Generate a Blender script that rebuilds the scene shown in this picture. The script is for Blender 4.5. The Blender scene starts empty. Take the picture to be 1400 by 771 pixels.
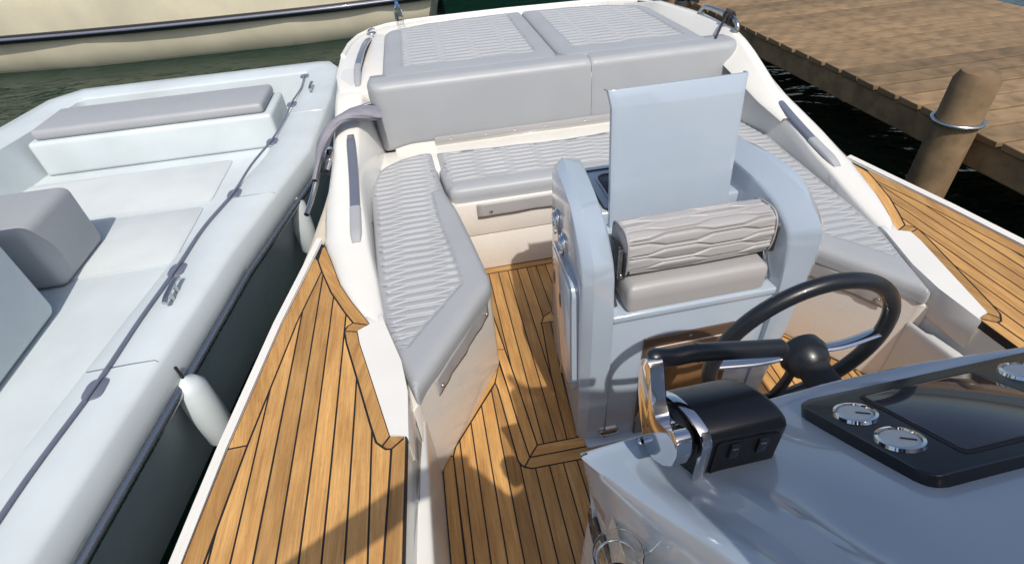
import bpy, bmesh, math, random
import numpy as np
from mathutils import Vector, Matrix
from mathutils.geometry import delaunay_2d_cdt
random.seed(7)
S = bpy.context.scene
COL = S.collection
R = math.radians
# ------------------------------------------------------------------ camera
PITCH, YAW, ROLL, FPX = .688537, .161251, .0696590, 706.9
fwd = Vector((math.sin(YAW)*math.cos(PITCH), math.cos(YAW)*math.cos(PITCH), -math.sin(PITCH)))
rt = Vector((math.cos(YAW), -math.sin(YAW), 0)); dn = fwd.cross(rt)
rt2 = rt*math.cos(ROLL)+dn*math.sin(ROLL); dn2 = dn*math.cos(ROLL)-rt*math.sin(ROLL)
cd = bpy.data.cameras.new('camera'); cam = bpy.data.objects.new('camera', cd); COL.objects.link(cam)
M = Matrix((rt2, -dn2, -fwd)).transposed().to_4x4(); M.translation = Vector((0, 0, 1.75))
cam.matrix_world = M
cd.sensor_width = 36; cd.lens = FPX/1400*36; cd.shift_x = -23/1400; cd.clip_start = .02; cd.clip_end = 500
S.camera = cam
# ------------------------------------------------------------------ sky, sun, exposure
LD = Vector((-.12, 1, -1.27)).normalized()       # travelling direction of the sunlight
W = bpy.data.worlds.new('World'); S.world = W; W.use_nodes = True
nt = W.node_tree; sky = nt.nodes.new('ShaderNodeTexSky'); sky.sky_type = 'NISHITA'; sky.sun_disc = False
sky.sun_elevation = math.asin(-LD.z); sky.sun_rotation = math.atan2(-LD.x, -LD.y)
sky.air_density = 1.0; sky.dust_density = 2.5; sky.ozone_density = .8
bgn = nt.nodes['Background']; nt.links.new(sky.outputs[0], bgn.inputs[0]); bgn.inputs[1].default_value = .13
sl = bpy.data.lights.new('sun', 'SUN'); sl.energy = 3.6; sl.angle = R(.6); sl.color = (1, .95, .87)
so = bpy.data.objects.new('sun', sl); COL.objects.link(so); so.rotation_euler = LD.to_track_quat('-Z', 'Y').to_euler()
S.view_settings.view_transform = 'Standard'; S.view_settings.look = 'None'; S.view_settings.exposure = 0.06
S.view_settings.gamma = 1
# ------------------------------------------------------------------ materials
def mat(name, col, rough=.5, metal=0, coat=0, noise=0, nscale=20, bump=0, bscale=200, col2=None, spec=.5, trans=0, ior=1.45, coatr=.05, bdist=.001):
    m = bpy.data.materials.new(name); m.use_nodes = True; n = m.node_tree.nodes; l = m.node_tree.links
    b = n['Principled BSDF']; b.inputs['Base Color'].default_value = (*col, 1)
    b.inputs['Roughness'].default_value = rough; b.inputs['Metallic'].default_value = metal
    b.inputs['Coat Weight'].default_value = coat; b.inputs['Coat Roughness'].default_value = coatr
    b.inputs['Specular IOR Level'].default_value = spec; b.inputs['Transmission Weight'].default_value = trans
    b.inputs['IOR'].default_value = ior
    tc = n.new('ShaderNodeTexCoord')
    if noise or col2:
        t = n.new('ShaderNodeTexNoise'); t.inputs['Scale'].default_value = nscale; t.inputs['Detail'].default_value = 6
        l.new(tc.outputs['Object'], t.inputs['Vector'])
        mx = n.new('ShaderNodeMix'); mx.data_type = 'RGBA'
        c2 = col2 or tuple(c*(1-noise) for c in col)
        mx.inputs[6].default_value = (*col, 1); mx.inputs[7].default_value = (*c2, 1)
        cr = n.new('ShaderNodeMapRange'); cr.inputs[1].default_value = .35; cr.inputs[2].default_value = .7
        l.new(t.outputs[0], cr.inputs[0]); l.new(cr.outputs[0], mx.inputs[0]); l.new(mx.outputs[2], b.inputs['Base Color'])
        rr = n.new('ShaderNodeMapRange'); rr.inputs[3].default_value = max(0, rough-.04); rr.inputs[4].default_value = min(1, rough+.08)
        l.new(t.outputs[0], rr.inputs[0]); l.new(rr.outputs[0], b.inputs['Roughness'])
    if bump:
        t = n.new('ShaderNodeTexNoise'); t.inputs['Scale'].default_value = bscale; t.inputs['Detail'].default_value = 3
        l.new(tc.outputs['Object'], t.inputs['Vector'])
        bp = n.new('ShaderNodeBump'); bp.inputs['Strength'].default_value = bump; bp.inputs['Distance'].default_value = bdist
        l.new(t.outputs[0], bp.inputs['Height']); l.new(bp.outputs[0], b.inputs['Normal'])
    return m
def teak_mat():
    m = bpy.data.materials.new('teak'); m.use_nodes = True; n = m.node_tree.nodes; l = m.node_tree.links
    b = n['Principled BSDF']; b.inputs['Roughness'].default_value = .55; b.inputs['Specular IOR Level'].default_value = .35
    tc = n.new('ShaderNodeTexCoord'); oi = n.new('ShaderNodeObjectInfo')
    off = n.new('ShaderNodeVectorMath'); off.operation = 'MULTIPLY_ADD'
    cb = n.new('ShaderNodeCombineXYZ')
    for i in range(3): l.new(oi.outputs['Random'], cb.inputs[i])
    l.new(cb.outputs[0], off.inputs[0]); off.inputs[1].default_value = (37, 91, 13); l.new(tc.outputs['Object'], off.inputs[2])
    def stretched(sx, sy, scale, detail, dist=0):
        mp = n.new('ShaderNodeMapping'); mp.inputs['Scale'].default_value = (sx, sy, sx)
        l.new(off.outputs[0], mp.inputs[0]); t = n.new('ShaderNodeTexNoise'); t.inputs['Scale'].default_value = scale
        t.inputs['Detail'].default_value = detail; t.inputs['Distortion'].default_value = dist; l.new(mp.outputs[0], t.inputs[0]); return t
    g1 = stretched(1, .03, 260, 5, .4); g2 = stretched(1, .1, 36, 4, .8); g3 = stretched(1, .6, 7, 3)
    pore = stretched(1, .06, 620, 2)
    r1 = n.new('ShaderNodeValToRGB'); l.new(g1.outputs[0], r1.inputs[0]); e = r1.color_ramp.elements
    e[0].position = .3; e[0].color = (.30, .147, .046, 1); e[1].position = .68; e[1].color = (.585, .328, .114, 1)
    r2 = n.new('ShaderNodeValToRGB'); l.new(g2.outputs[0], r2.inputs[0]); e = r2.color_ramp.elements
    e[0].position = .34; e[0].color = (.39, .195, .060, 1); e[1].position = .66; e[1].color = (.63, .366, .132, 1)
    mx = n.new('ShaderNodeMix'); mx.data_type = 'RGBA'; mx.inputs[0].default_value = .5
    l.new(r1.outputs[0], mx.inputs[6]); l.new(r2.outputs[0], mx.inputs[7])
    hs = n.new('ShaderNodeHueSaturation'); l.new(mx.outputs[2], hs.inputs['Color'])
    hr = n.new('ShaderNodeMapRange'); hr.inputs[3].default_value = .76; hr.inputs[4].default_value = 1.2
    l.new(oi.outputs['Random'], hr.inputs[0])
    g3r = n.new('ShaderNodeMapRange'); g3r.inputs[1].default_value = .3; g3r.inputs[2].default_value = .7; g3r.inputs[3].default_value = .82; g3r.inputs[4].default_value = 1.12
    l.new(g3.outputs[0], g3r.inputs[0]); mu = n.new('ShaderNodeMath'); mu.operation = 'MULTIPLY'
    pr_ = n.new('ShaderNodeMapRange'); pr_.inputs[1].default_value = .28; pr_.inputs[2].default_value = .42; pr_.inputs[3].default_value = .72; pr_.inputs[4].default_value = 1
    l.new(pore.outputs[0], pr_.inputs[0]); mu2 = n.new('ShaderNodeMath'); mu2.operation = 'MULTIPLY'
    l.new(hr.outputs[0], mu.inputs[0]); l.new(g3r.outputs[0], mu.inputs[1]); l.new(mu.outputs[0], mu2.inputs[0]); l.new(pr_.outputs[0], mu2.inputs[1])
    l.new(mu2.outputs[0], hs.inputs['Value'])
    l.new(hs.outputs[0], b.inputs['Base Color'])
    bp = n.new('ShaderNodeBump'); bp.inputs['Strength'].default_value = .35; bp.inputs['Distance'].default_value = .0006
    l.new(g1.outputs[0], bp.inputs['Height']); l.new(bp.outputs[0], b.inputs['Normal'])
    return m
def water_mat():
    m = bpy.data.materials.new('harbour_water'); m.use_nodes = True; n = m.node_tree.nodes; l = m.node_tree.links
    b = n['Principled BSDF']; b.inputs['Base Color'].default_value = (.003, .022, .014, 1); b.inputs['Roughness'].default_value = .06
    b.inputs['IOR'].default_value = 1.33
    tc = n.new('ShaderNodeTexCoord'); prev = None
    for sc, st in ((.9, .30), (3.5, .22), (11, .10)):
        mp = n.new('ShaderNodeMapping'); mp.inputs['Scale'].default_value = (1, 1.7, 1); mp.inputs['Rotation'].default_value = (0, 0, .4)
        l.new(tc.outputs['Object'], mp.inputs[0])
        t = n.new('ShaderNodeTexNoise'); t.inputs['Scale'].default_value = sc; t.inputs['Detail'].default_value = 3; t.inputs['Distortion'].default_value = .6
        l.new(mp.outputs[0], t.inputs[0]); bp = n.new('ShaderNodeBump'); bp.inputs['Strength'].default_value = st; bp.inputs['Distance'].default_value = .12/sc*2
        l.new(t.outputs[0], bp.inputs['Height'])
        if prev: l.new(prev.outputs[0], bp.inputs['Normal'])
        prev = bp
    l.new(prev.outputs[0], b.inputs['Normal']); return m
TEAK = teak_mat()
CAULK = mat('black_caulk', (.012, .011, .011), .6)
WHITE = mat('white_gelcoat', (.72, .705, .66), .22, coat=.4, noise=.05, nscale=6)
CREAM = mat('cream_gelcoat', (.70, .655, .60), .25, coat=.4, noise=.05, nscale=5)
BLUE = mat('blue_grey_gelcoat', (.355, .418, .495), .14, coat=.9, noise=.04, nscale=7, coatr=.03)
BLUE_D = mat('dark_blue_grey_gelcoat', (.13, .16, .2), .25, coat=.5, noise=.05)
VINYL = mat('grey_vinyl', (.335, .348, .365), .42, noise=.05, nscale=4, bump=.28, bscale=650, bdist=.0006)
VINYL2 = mat('warm_grey_vinyl', (.345, .335, .335), .4, noise=.05, nscale=4, bump=.28, bscale=650, bdist=.0006)
STITCH = mat('stitch_thread', (.5, .5, .54), .6)
FABRIC = mat('grey_canvas', (.25, .245, .285), .85, noise=.18, nscale=22, bump=.5, bscale=420)
CHROME = mat('polished_chrome', (.72, .72, .73), .06, metal=1, noise=.05)
STEEL = mat('brushed_steel', (.55, .55, .55), .25, metal=1, noise=.1, nscale=60)
RAIL = mat('grey_rail', (.17, .185, .24), .28, metal=.25, coat=.4, noise=.08, nscale=15)
BLACK = mat('black_plastic', (.014, .016, .02), .3, coat=.2, noise=.2, nscale=40, bump=.15, bscale=900)
BLACKM = mat('matt_black', (.02, .021, .024), .6, noise=.2)
BRONZE = mat('bronze_brown_lacquer', (.095, .055, .035), .16, coat=.7, noise=.12, nscale=9)
BRONZE2 = mat('brown_door_lacquer', (.19, .10, .045), .14, coat=.8, noise=.25, nscale=5)
EDGE = mat('light_edge', (.6, .52, .45), .4, noise=.05)
DARKSINK = mat('dark_sink', (.06, .055, .06), .3, metal=.5, noise=.1)
SILVER = mat('silver_casting', (.5, .5, .51), .38, metal=.35, coat=.3, noise=.06)
BEIGE = mat('beige_tube', (.6, .53, .42), .5, noise=.1, nscale=9)
BROWN = mat('brown_strip', (.2, .14, .09), .5, noise=.2)
PALE = mat('pale_blue_white_gelcoat', (.56, .615, .635), .42, coat=.15, noise=.14, nscale=2.2, bump=.25, bscale=60)
HULLCREAM = mat('cream_hull', (.62, .57, .43), .35, coat=.2, noise=.2, nscale=1.5)
HULLDARK = mat('navy_hull', (.006, .007, .01), .15, coat=.5, noise=.1)
CLEAR = mat('clear_acrylic', (.95, .97, .98), .03, trans=1, ior=1.45)
TINT = mat('smoked_acrylic', (.05, .05, .06), .06, coat=.5)
WOODP = mat('weathered_timber', (.24, .16, .085), .8, noise=.45, nscale=8, bump=.5, bscale=50)
BLUECAP = mat('blue_cap', (.02, .15, .5), .4, noise=.05)
GRILLE = mat('speaker_mesh', (.05, .04, .035), .5, noise=.3, nscale=300)
RED = mat('red_print', (.6, .04, .03), .4, noise=.05)
WATER = water_mat()
def per_piece(m, lo=.7, hi=1.25):
    # each plank its own shade
    n = m.node_tree.nodes; l = m.node_tree.links; b = n['Principled BSDF']; src = b.inputs['Base Color'].links[0].from_socket
    oi = n.new('ShaderNodeObjectInfo'); mr = n.new('ShaderNodeMapRange'); mr.inputs[3].default_value = lo; mr.inputs[4].default_value = hi
    hs = n.new('ShaderNodeHueSaturation'); l.new(oi.outputs['Random'], mr.inputs[0]); l.new(mr.outputs[0], hs.inputs['Value']); l.new(src, hs.inputs['Color']); l.new(hs.outputs[0], b.inputs['Base Color'])
per_piece(WOODP)
NONSKID = mat('non_skid_panel', (.52, .56, .57), .75, noise=.06, nscale=5, bump=.6, bscale=900)
def wear(m, amount=.35, scale=3.0):
    # faint water marks and handling wear: patches where the gloss is a little duller
    n = m.node_tree.nodes; l = m.node_tree.links; b = n['Principled BSDF']; tc = n.new('ShaderNodeTexCoord')
    t = n.new('ShaderNodeTexNoise'); t.inputs['Scale'].default_value = scale; t.inputs['Detail'].default_value = 8; t.inputs['Roughness'].default_value = .65
    v = n.new('ShaderNodeTexVoronoi'); v.inputs['Scale'].default_value = 90; l.new(tc.outputs['Object'], v.inputs['Vector'])
    sp = n.new('ShaderNodeMapRange'); sp.inputs[1].default_value = .06; sp.inputs[2].default_value = .14; sp.inputs[3].default_value = .22; sp.inputs[4].default_value = 0; l.new(v.outputs['Distance'], sp.inputs[0])
    l.new(tc.outputs['Object'], t.inputs['Vector']); mr = n.new('ShaderNodeMapRange'); mr.inputs[1].default_value = .42; mr.inputs[2].default_value = .72; mr.inputs[3].default_value = .03; mr.inputs[4].default_value = amount
    l.new(t.outputs[0], mr.inputs[0]); mm = n.new('ShaderNodeMath'); mm.operation = 'MULTIPLY_ADD'; l.new(sp.outputs[0], mm.inputs[0]); l.new(t.outputs[0], mm.inputs[1]); l.new(mr.outputs[0], mm.inputs[2])
    l.new(mm.outputs[0], b.inputs['Coat Roughness'])
wear(BLUE, .22); wear(WHITE, .35); wear(PALE, .5)
# ------------------------------------------------------------------ helpers
def tag(o, label=None, cat=None, group=None, kind=None):
    if label: o['label'] = label
    if cat: o['category'] = cat
    if group: o['group'] = group
    if kind: o['kind'] = kind
    return o
def empty(name, loc=(0, 0, 0), label=None, cat=None, group=None, kind=None):
    o = bpy.data.objects.new(name, None); COL.objects.link(o); o.location = loc; o.empty_display_size = .05
    return tag(o, label, cat, group, kind)
def link(name, me, m, parent=None, sharp=35, smooth=True):
    o = bpy.data.objects.new(name, me); COL.objects.link(o)
    if m and not me.materials: me.materials.append(m)
    if smooth:
        for p in me.polygons: p.use_smooth = True
        if sharp < 180: me.set_sharp_from_angle(angle=R(sharp))
    if parent:
        o.parent = parent
        # meshes are written in world space: undo the position of the (unrotated) chain above
        p = parent; off = Vector((0, 0, 0))
        while p: off += Vector(p.location); p = p.parent
        o.location = -off
    return o
def mesh(name, vs, fs):
    me = bpy.data.meshes.new(name); me.from_pydata([tuple(v) for v in vs], [], fs); me.update()
    return me
def bm_obj(name, bm, m, parent=None, sharp=35):
    bmesh.ops.recalc_face_normals(bm, faces=bm.faces)
    me = bpy.data.meshes.new(name); bm.to_mesh(me); bm.free(); return link(name, me, m, parent, sharp)
def grid_me(name, rows, close=False, flip=False):
    n = len(rows[0]); vs = [v for r in rows for v in r]; fs = []
    for i in range(len(rows)-1):
        for j in range(n-1 if not close else n):
            a = i*n+j; b = i*n+(j+1) % n; f = (a, b, b+n, a+n); fs.append(f[::-1] if flip else f)
    return mesh(name, vs, fs)
def add_poly(bm, poly, z0, z1, bev=0, seg=2, axis='z', bev_all=True, frame=None):
    """extruded polygon; frame = (origin, u, v, w) maps (x, y, z) to the world"""
    def P(x, y, z):
        if frame: o, u, v, w = frame; return Vector(o)+Vector(u)*x+Vector(v)*y+Vector(w)*z
        return Vector((x, y, z))
    bot = [bm.verts.new(P(x, y, z0)) for x, y in poly]; top = [bm.verts.new(P(x, y, z1)) for x, y in poly]
    n = len(poly); fs = [bm.faces.new(bot[::-1]), bm.faces.new(top)]
    for i in range(n): fs.append(bm.faces.new((bot[i], bot[(i+1) % n], top[(i+1) % n], top[i])))
    if bev:
        es = set()
        for f in fs: es |= set(f.edges)
        if not bev_all: es = set(fs[1].edges)
        bmesh.ops.bevel(bm, geom=list(es), offset=bev, segments=seg, profile=.5, affect='EDGES', clamp_overlap=True)
def prism(name, poly, z0, z1, m, parent=None, bev=0, seg=2, frame=None, sharp=40, bev_all=True):
    bm = bmesh.new(); add_poly(bm, poly, z0, z1, bev, seg, frame=frame, bev_all=bev_all); return bm_obj(name, bm, m, parent, sharp)
def box(name, a, b, m, parent=None, bev=0, seg=2):
    return prism(name, [(a[0], a[1]), (b[0], a[1]), (b[0], b[1]), (a[0], b[1])], a[2], b[2], m, parent, bev, seg)
def tube_rings(path, rad, n=12, closed=False, flat=1.0):
    path = [Vector(p) for p in path]; rows = []; L = len(path); up = Vector((0, 0, 1)); prev = None
    for i, p in enumerate(path):
        if closed: t = path[(i+1) % L]-path[i-1]
        else: t = path[min(i+1, L-1)]-path[max(i-1, 0)]
        t.normalize()
        if prev is None: a = t.cross(up) if abs(t.z) < .95 else t.cross(Vector((1, 0, 0)))
        else: a = prev-t*prev.dot(t)
        a.normalize(); prev = a; b = t.cross(a)
        r = rad[i] if isinstance(rad, (list, tuple)) else rad
        rows.append([p+a*math.cos(k*2*math.pi/n)*r+b*math.sin(k*2*math.pi/n)*r*flat for k in range(n)])
    return rows
def tube(name, path, rad, m, parent=None, n=12, closed=False, flat=1.0, caps=True):
    rows = tube_rings(path, rad, n, closed, flat)
    if closed: rows.append(rows[0])
    vs = [v for r in rows for v in r]; fs = []
    for i in range(len(rows)-1):
        for j in range(n): a = i*n+j; b = i*n+(j+1) % n; fs.append((a, b, b+n, a+n))
    if caps and not closed: fs.append(tuple(range(n))[::-1]); fs.append(tuple(range(len(vs)-n, len(vs))))
    me = mesh(name, vs, fs); bm = bmesh.new(); bm.from_mesh(me)
    if closed: bmesh.ops.remove_doubles(bm, verts=bm.verts, dist=1e-5)
    bmesh.ops.recalc_face_normals(bm, faces=bm.faces); bm.to_mesh(me); bm.free()
    return link(name, me, m, parent, 50)
def smooth_path(pts, k=6):
    P = [np.array(p, float) for p in pts]; P = [2*P[0]-P[1]]+P+[2*P[-1]-P[-2]]; out = []
    for i in range(1, len(P)-2):
        for s in range(k):
            t = s/k; a, b, c, d = P[i-1:i+3]
            out.append(.5*((2*b)+(-a+c)*t+(2*a-5*b+4*c-d)*t*t+(-a+3*b-3*c+d)*t**3))
    out.append(P[-2]); return [tuple(o) for o in out]
def lathe(name, prof, centre, axis, m, parent=None, n=24):
    ax = Vector(axis).normalized(); a = ax.orthogonal().normalized(); b = ax.cross(a); c = Vector(centre)
    rows = [[c+ax*h+(a*math.cos(2*math.pi*k/n)+b*math.sin(2*math.pi*k/n))*r for k in range(n)] for r, h in prof]
    me = grid_me(name, rows, close=True)
    bm = bmesh.new(); bm.from_mesh(me); bmesh.ops.remove_doubles(bm, verts=bm.verts, dist=1e-6)
    bmesh.ops.holes_fill(bm, edges=[e for e in bm.edges if e.is_boundary], sides=0)
    bmesh.ops.recalc_face_normals(bm, faces=bm.faces); bm.to_mesh(me); bm.free()
    return link(name, me, m, parent, 40)
def inset(poly, d):
    """offset a polygon inwards by d"""
    P = [Vector(p) for p in poly]; n = len(P)
    A = sum(P[i].x*P[(i+1) % n].y-P[(i+1) % n].x*P[i].y for i in range(n)); s = 1 if A > 0 else -1; out = []
    for i in range(n):
        e1 = (P[i]-P[i-1]).normalized(); e2 = (P[(i+1) % n]-P[i]).normalized()
        n1 = Vector((-e1.y, e1.x))*s; n2 = Vector((-e2.y, e2.x))*s; b = n1+n2
        if b.length < .2: b = n1*2
        k = d/max(.35, (b.normalized()).dot(n1)); out.append(tuple(P[i]+b.normalized()*k))
    return out
def clip(poly, xa, xb):
    def half(poly, f):
        out = []
        for i in range(len(poly)):
            p, q = poly[i-1], poly[i]; a, b = f(p), f(q)
            if (a >= 0) != (b >= 0): t = a/(a-b); out.append((p[0]+(q[0]-p[0])*t, p[1]+(q[1]-p[1])*t))
            if b >= 0: out.append(q)
        return out
    poly = half(poly, lambda p: p[0]-xa)
    return half(poly, lambda p: xb-p[0]) if poly else []
def area(p): return abs(sum(p[i-1][0]*p[i][1]-p[i][0]*p[i-1][1] for i in range(len(p))))/2
def copy_tree(o, parent=None):
    c = o.copy(); COL.objects.link(c); c.parent = parent
    for ch in list(o.children): copy_tree(ch, c)
    return c
CX = 1.4     # the boat is symmetric about x = .7
def mirrored(o, label=None, parent=None):
    c = copy_tree(o, parent); c.scale.x = -c.scale.x; c.location.x = CX-c.location.x
    if label: c['label'] = label
    return c
# ---- camera survey helper: a sight line through a picture point meets a plane of known height / distance
def sight(x, y):
    return rt2*((x-723)/FPX)+dn2*((y-385.5)/FPX)+fwd
def U(x, y, z): d = sight(x, y); s = (z-1.75)/d.z; return Vector((d.x*s, d.y*s, z))
def AX(x, y, X): d = sight(x, y); s = X/d.x; return Vector((X, d.y*s, 1.75+d.z*s))
def AY(x, y, Y): d = sight(x, y); s = Y/d.y; return Vector((d.x*s, Y, 1.75+d.z*s))
# ------------------------------------------------------------------ planks
G = .0032
def plank(poly, z, parent, ang=0, name='plank', thick=.005):
    if len(poly) < 3 or area(poly) < 4e-4: return
    c, s = math.cos(-ang), math.sin(-ang)
    pl = []
    for p in poly:
        q = (p[0]*c-p[1]*s, p[0]*s+p[1]*c)
        if not pl or (abs(q[0]-pl[-1][0])+abs(q[1]-pl[-1][1])) > 1e-4: pl.append(q)
    if abs(pl[0][0]-pl[-1][0])+abs(pl[0][1]-pl[-1][1]) < 1e-4: pl.pop()
    if len(pl) < 3: return
    bm = bmesh.new(); add_poly(bm, pl, -thick, 0); o = bm_obj(name, bm, TEAK, None, 30)
    o.rotation_euler.z = ang; o.location.z = z+random.uniform(-.0003, .0003); o.parent = parent
    return o
def strips(region, x0, pitch, n, z, parent, shrink=True):
    reg = inset(region, G) if shrink else region
    for i in range(n):
        xa = x0+i*pitch; plank(clip(reg, xa+.0027, xa+pitch-.0027), z, parent)
def board(poly, ang, z, parent): plank(inset(poly, .003), z, parent, ang)
def caulk_sheet(name, poly, z, parent, depth=.01):
    return prism(name, poly, z-depth, z-.0013, CAULK, parent)
# ------------------------------------------------------------------ cushions (quilted)
class quilt:
    """pairs of stitch lines that part and meet again as long hexagons; p2 = repeat of the pair"""
    def __init__(q, p2=.038, cell=.15, amp=.34, depth=.006, u0=0, v0=0, ang=0, gw=.0024):
        q.p = p2/2; q.cell = cell; q.amp = amp; q.depth = depth; q.u0 = u0; q.v0 = v0; q.gw = gw
    def wave(q, x):
        u = (x-q.u0)/q.cell; t = np.abs((u % 2)-1)*2-1; return np.clip(t*2.9, -1, 1)*q.amp
    def __call__(q, x, y):
        v = (y-q.v0)/q.p; t = q.wave(x); k = np.round(v); best = np.full(x.shape, 9.)
        for dk in (-1, 0, 1):
            kk = k+dk; best = np.minimum(best, np.abs(v-kk-np.where(kk % 2 == 0, 1, -1)*t))
        d = best*q.p
        return -q.depth*.66*np.exp(-(d/q.gw)**1.6)-q.depth*.16*np.exp(-(d/(q.gw*2.4))**2)
    def points(q, x0, x1, y0, y1, gx):
        X = []; Y = []
        for x in np.arange(x0, x1, gx):
            w = float(q.wave(np.array(x))); k0 = int((y0-q.v0)/q.p)-1; k1 = int((y1-q.v0)/q.p)+1; g = q.gw
            for k in range(k0, k1+1):
                v = k+(w if k % 2 == 0 else -w); nv = k+1+(-w if k % 2 == 0 else w)
                yy = q.v0+v*q.p; ny = q.v0+nv*q.p; gap = ny-yy
                o = [0, min(g*.55, gap*.2), min(g*1.5, gap*.34), gap*.5, gap-min(g*1.5, gap*.34), gap-min(g*.55, gap*.2)]
                if gap > g*9: o += [g*3.2, gap-g*3.2]
                X += [x]*len(o); Y += [yy+t for t in o]
        return np.array(X), np.array(Y)
def pt_in(poly, x, y):
    ins = np.zeros(x.shape, bool); n = len(poly)
    for i in range(n):
        x1, y1 = poly[i-1]; x2, y2 = poly[i]
        c = ((y1 > y) != (y2 > y)); xi = (x2-x1)*(y-y1)/((y2-y1) or 1e-12)+x1; ins ^= c & (x < xi)
    return ins
def dist_poly(poly, x, y, closed=True):
    best = np.full(x.shape, 1e9); n = len(poly)
    for i in range(0 if closed else 1, n):
        x1, y1 = poly[i-1]; x2, y2 = poly[i]; dx, dy = x2-x1, y2-y1; L = dx*dx+dy*dy+1e-18
        t = np.clip(((x-x1)*dx+(y-y1)*dy)/L, 0, 1); best = np.minimum(best, np.hypot(x-x1-t*dx, y-y1-t*dy))
    return best
def resample(poly, step):
    out = []
    for i in range(len(poly)):
        a = np.array(poly[i]); b = np.array(poly[(i+1) % len(poly)]); n = max(1, int(np.hypot(*(b-a))/step))
        for k in range(n): out.append(tuple(a+(b-a)*k/n))
    return out
def roundpoly(poly, r, k=5):
    out = []; n = len(poly)
    for i in range(n):
        a = np.array(poly[i-1], float); b = np.array(poly[i], float); c = np.array(poly[(i+1) % n], float)
        la = np.hypot(*(a-b)); lc = np.hypot(*(c-b)); rr = min(r, la*.45, lc*.45)
        p = b+(a-b)/la*rr; q = b+(c-b)/lc*rr
        for j in range(k+1): t = j/k; out.append(tuple((1-t)**2*p+2*t*(1-t)*b+t*t*q))
    return out
def cushion(name, poly, z0, z1, r, m, parent=None, q=None, qpoly=None, gx=.006, gy=.0034, seams=(), crown=.006, rc=.03, tilt=None):
    poly = resample(roundpoly(poly, rc), .014)
    A = sum(poly[i-1][0]*poly[i][1]-poly[i][0]*poly[i-1][1] for i in range(len(poly)))
    if A < 0: poly = poly[::-1]
    n = len(poly); pts = []; edges = []
    for d in (0, .08*r, .22*r, .45*r, .72*r, r, 1.35*r):
        ring = poly if d == 0 else inset(poly, d)
        if d: ring = [p for p in ring]
        b0 = len(pts)
        if d == 0:
            pts += ring; edges += [(b0+i, b0+(i+1) % n) for i in range(n)]
        else:
            rx = np.array([p[0] for p in ring]); ry = np.array([p[1] for p in ring])
            ok = pt_in(poly, rx, ry) & (dist_poly(poly, rx, ry) > d*.9)
            pts += [p for p, o in zip(ring, ok) if o]
    xs = [p[0] for p in poly]; ys = [p[1] for p in poly]
    X, Y = np.meshgrid(np.arange(min(xs), max(xs), .012), np.arange(min(ys), max(ys), .007)); X = X.astype(float)
    X[::2] += .006; X = X.ravel(); Y = Y.ravel()
    if q is not None:
        QX, QY = q.points(min(xs), max(xs), min(ys), max(ys), gx)
        if qpoly is not None:
            near = pt_in(qpoly, X, Y) | (dist_poly(qpoly, X, Y) < .010); X = X[~near]; Y = Y[~near]
            ok = pt_in(qpoly, QX, QY) & (dist_poly(qpoly, QX, QY) > .0045); QX = QX[ok]; QY = QY[ok]
            rp = resample(qpoly, .008); 
            for d_ in (-.0085, -.0032, 0, .0032):
                rr_ = inset(rp, d_) if d_ else rp; X = np.append(X, [t[0] for t in rr_]); Y = np.append(Y, [t[1] for t in rr_])
        else: X = Y = np.zeros(0)
        X = np.append(X, QX); Y = np.append(Y, QY)
    ok = pt_in(poly, X, Y); X = X[ok]; Y = Y[ok]; dd = dist_poly(poly, X, Y); ok = dd > r*1.5; X = X[ok]; Y = Y[ok]
    pts += list(zip(X, Y)); AS = 3.2 if q is not None else 1
    V, E, F, *_ = delaunay_2d_cdt([Vector((p[0], p[1]*AS)) for p in pts], edges, [list(range(n))], 1, 1e-6)
    V = [Vector((v.x, v.y/AS)) for v in V]
    vx = np.array([v.x for v in V]); vy = np.array([v.y for v in V])
    def height(vx, vy):
        d = dist_poly(poly, vx, vy); dr = np.clip(r-d, 0, r); z = z1-r+np.sqrt(np.maximum(r*r-dr*dr, 0))
        z = z+crown*(1-np.exp(-np.maximum(d-r*.5, 0)/.05))
        if q is not None:
            h = q(vx, vy); fade = np.clip((d-.75*r)/.022, 0, 1)
            if qpoly is not None:
                ind = pt_in(qpoly, vx, vy); dq = dist_poly(qpoly, vx, vy)
                h = h*ind*np.clip((dq-.002)/.010, 0, 1)-.0045*np.exp(-(dq/.003)**1.5)+.0025*(~ind)*np.clip(dq/.01, 0, 1)
            z = z+h*fade
        for sline in seams: z = z-.004*np.exp(-(dist_poly(sline, vx, vy, False)/.003)**2)*np.clip(d/(.5*r), 0, 1)
        z = z+.0012*np.sin(vx*23+1)*np.sin(vy*17+2)
        return z+tilt(vx, vy) if tilt else z
    z = height(vx, vy); ep = .0007
    gxn = (height(vx+ep, vy)-height(vx-ep, vy))/(2*ep); gyn = (height(vx, vy+ep)-height(vx, vy-ep))/(2*ep)
    NV = np.stack([-gxn, -gyn, np.ones(len(vx))], 1)
    P_ = np.array(poly); tn = np.roll(P_, -1, 0)-np.roll(P_, 1, 0); on = np.stack([tn[:, 1], -tn[:, 0]], 1); on /= np.linalg.norm(on, axis=1)[:, None]+1e-12
    NV[:n, :2] = on; NV[:n, 2] = .25; NV /= np.linalg.norm(NV, axis=1)[:, None]
    NV = [tuple(t) for t in NV]; side_n = [(a_, b_, 0.) for a_, b_ in on]
    vs = [(a, b, c) for a, b, c in zip(vx, vy, z)]; fs = [tuple(f) for f in F]
    # side wall and underside
    ring_idx = list(range(n)); base = len(vs)
    zo = z1-r; levels = [.004, 0, 0, .004]
    hs = [zo, zo-(zo-z0)*.3, z0+.012, z0]; offs = [0, -.0015, 0, .009]
    tl = (lambda x, y: float(tilt(np.array([x]), np.array([y]))[0])) if tilt else (lambda x, y: 0)
    prev = ring_idx
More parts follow.
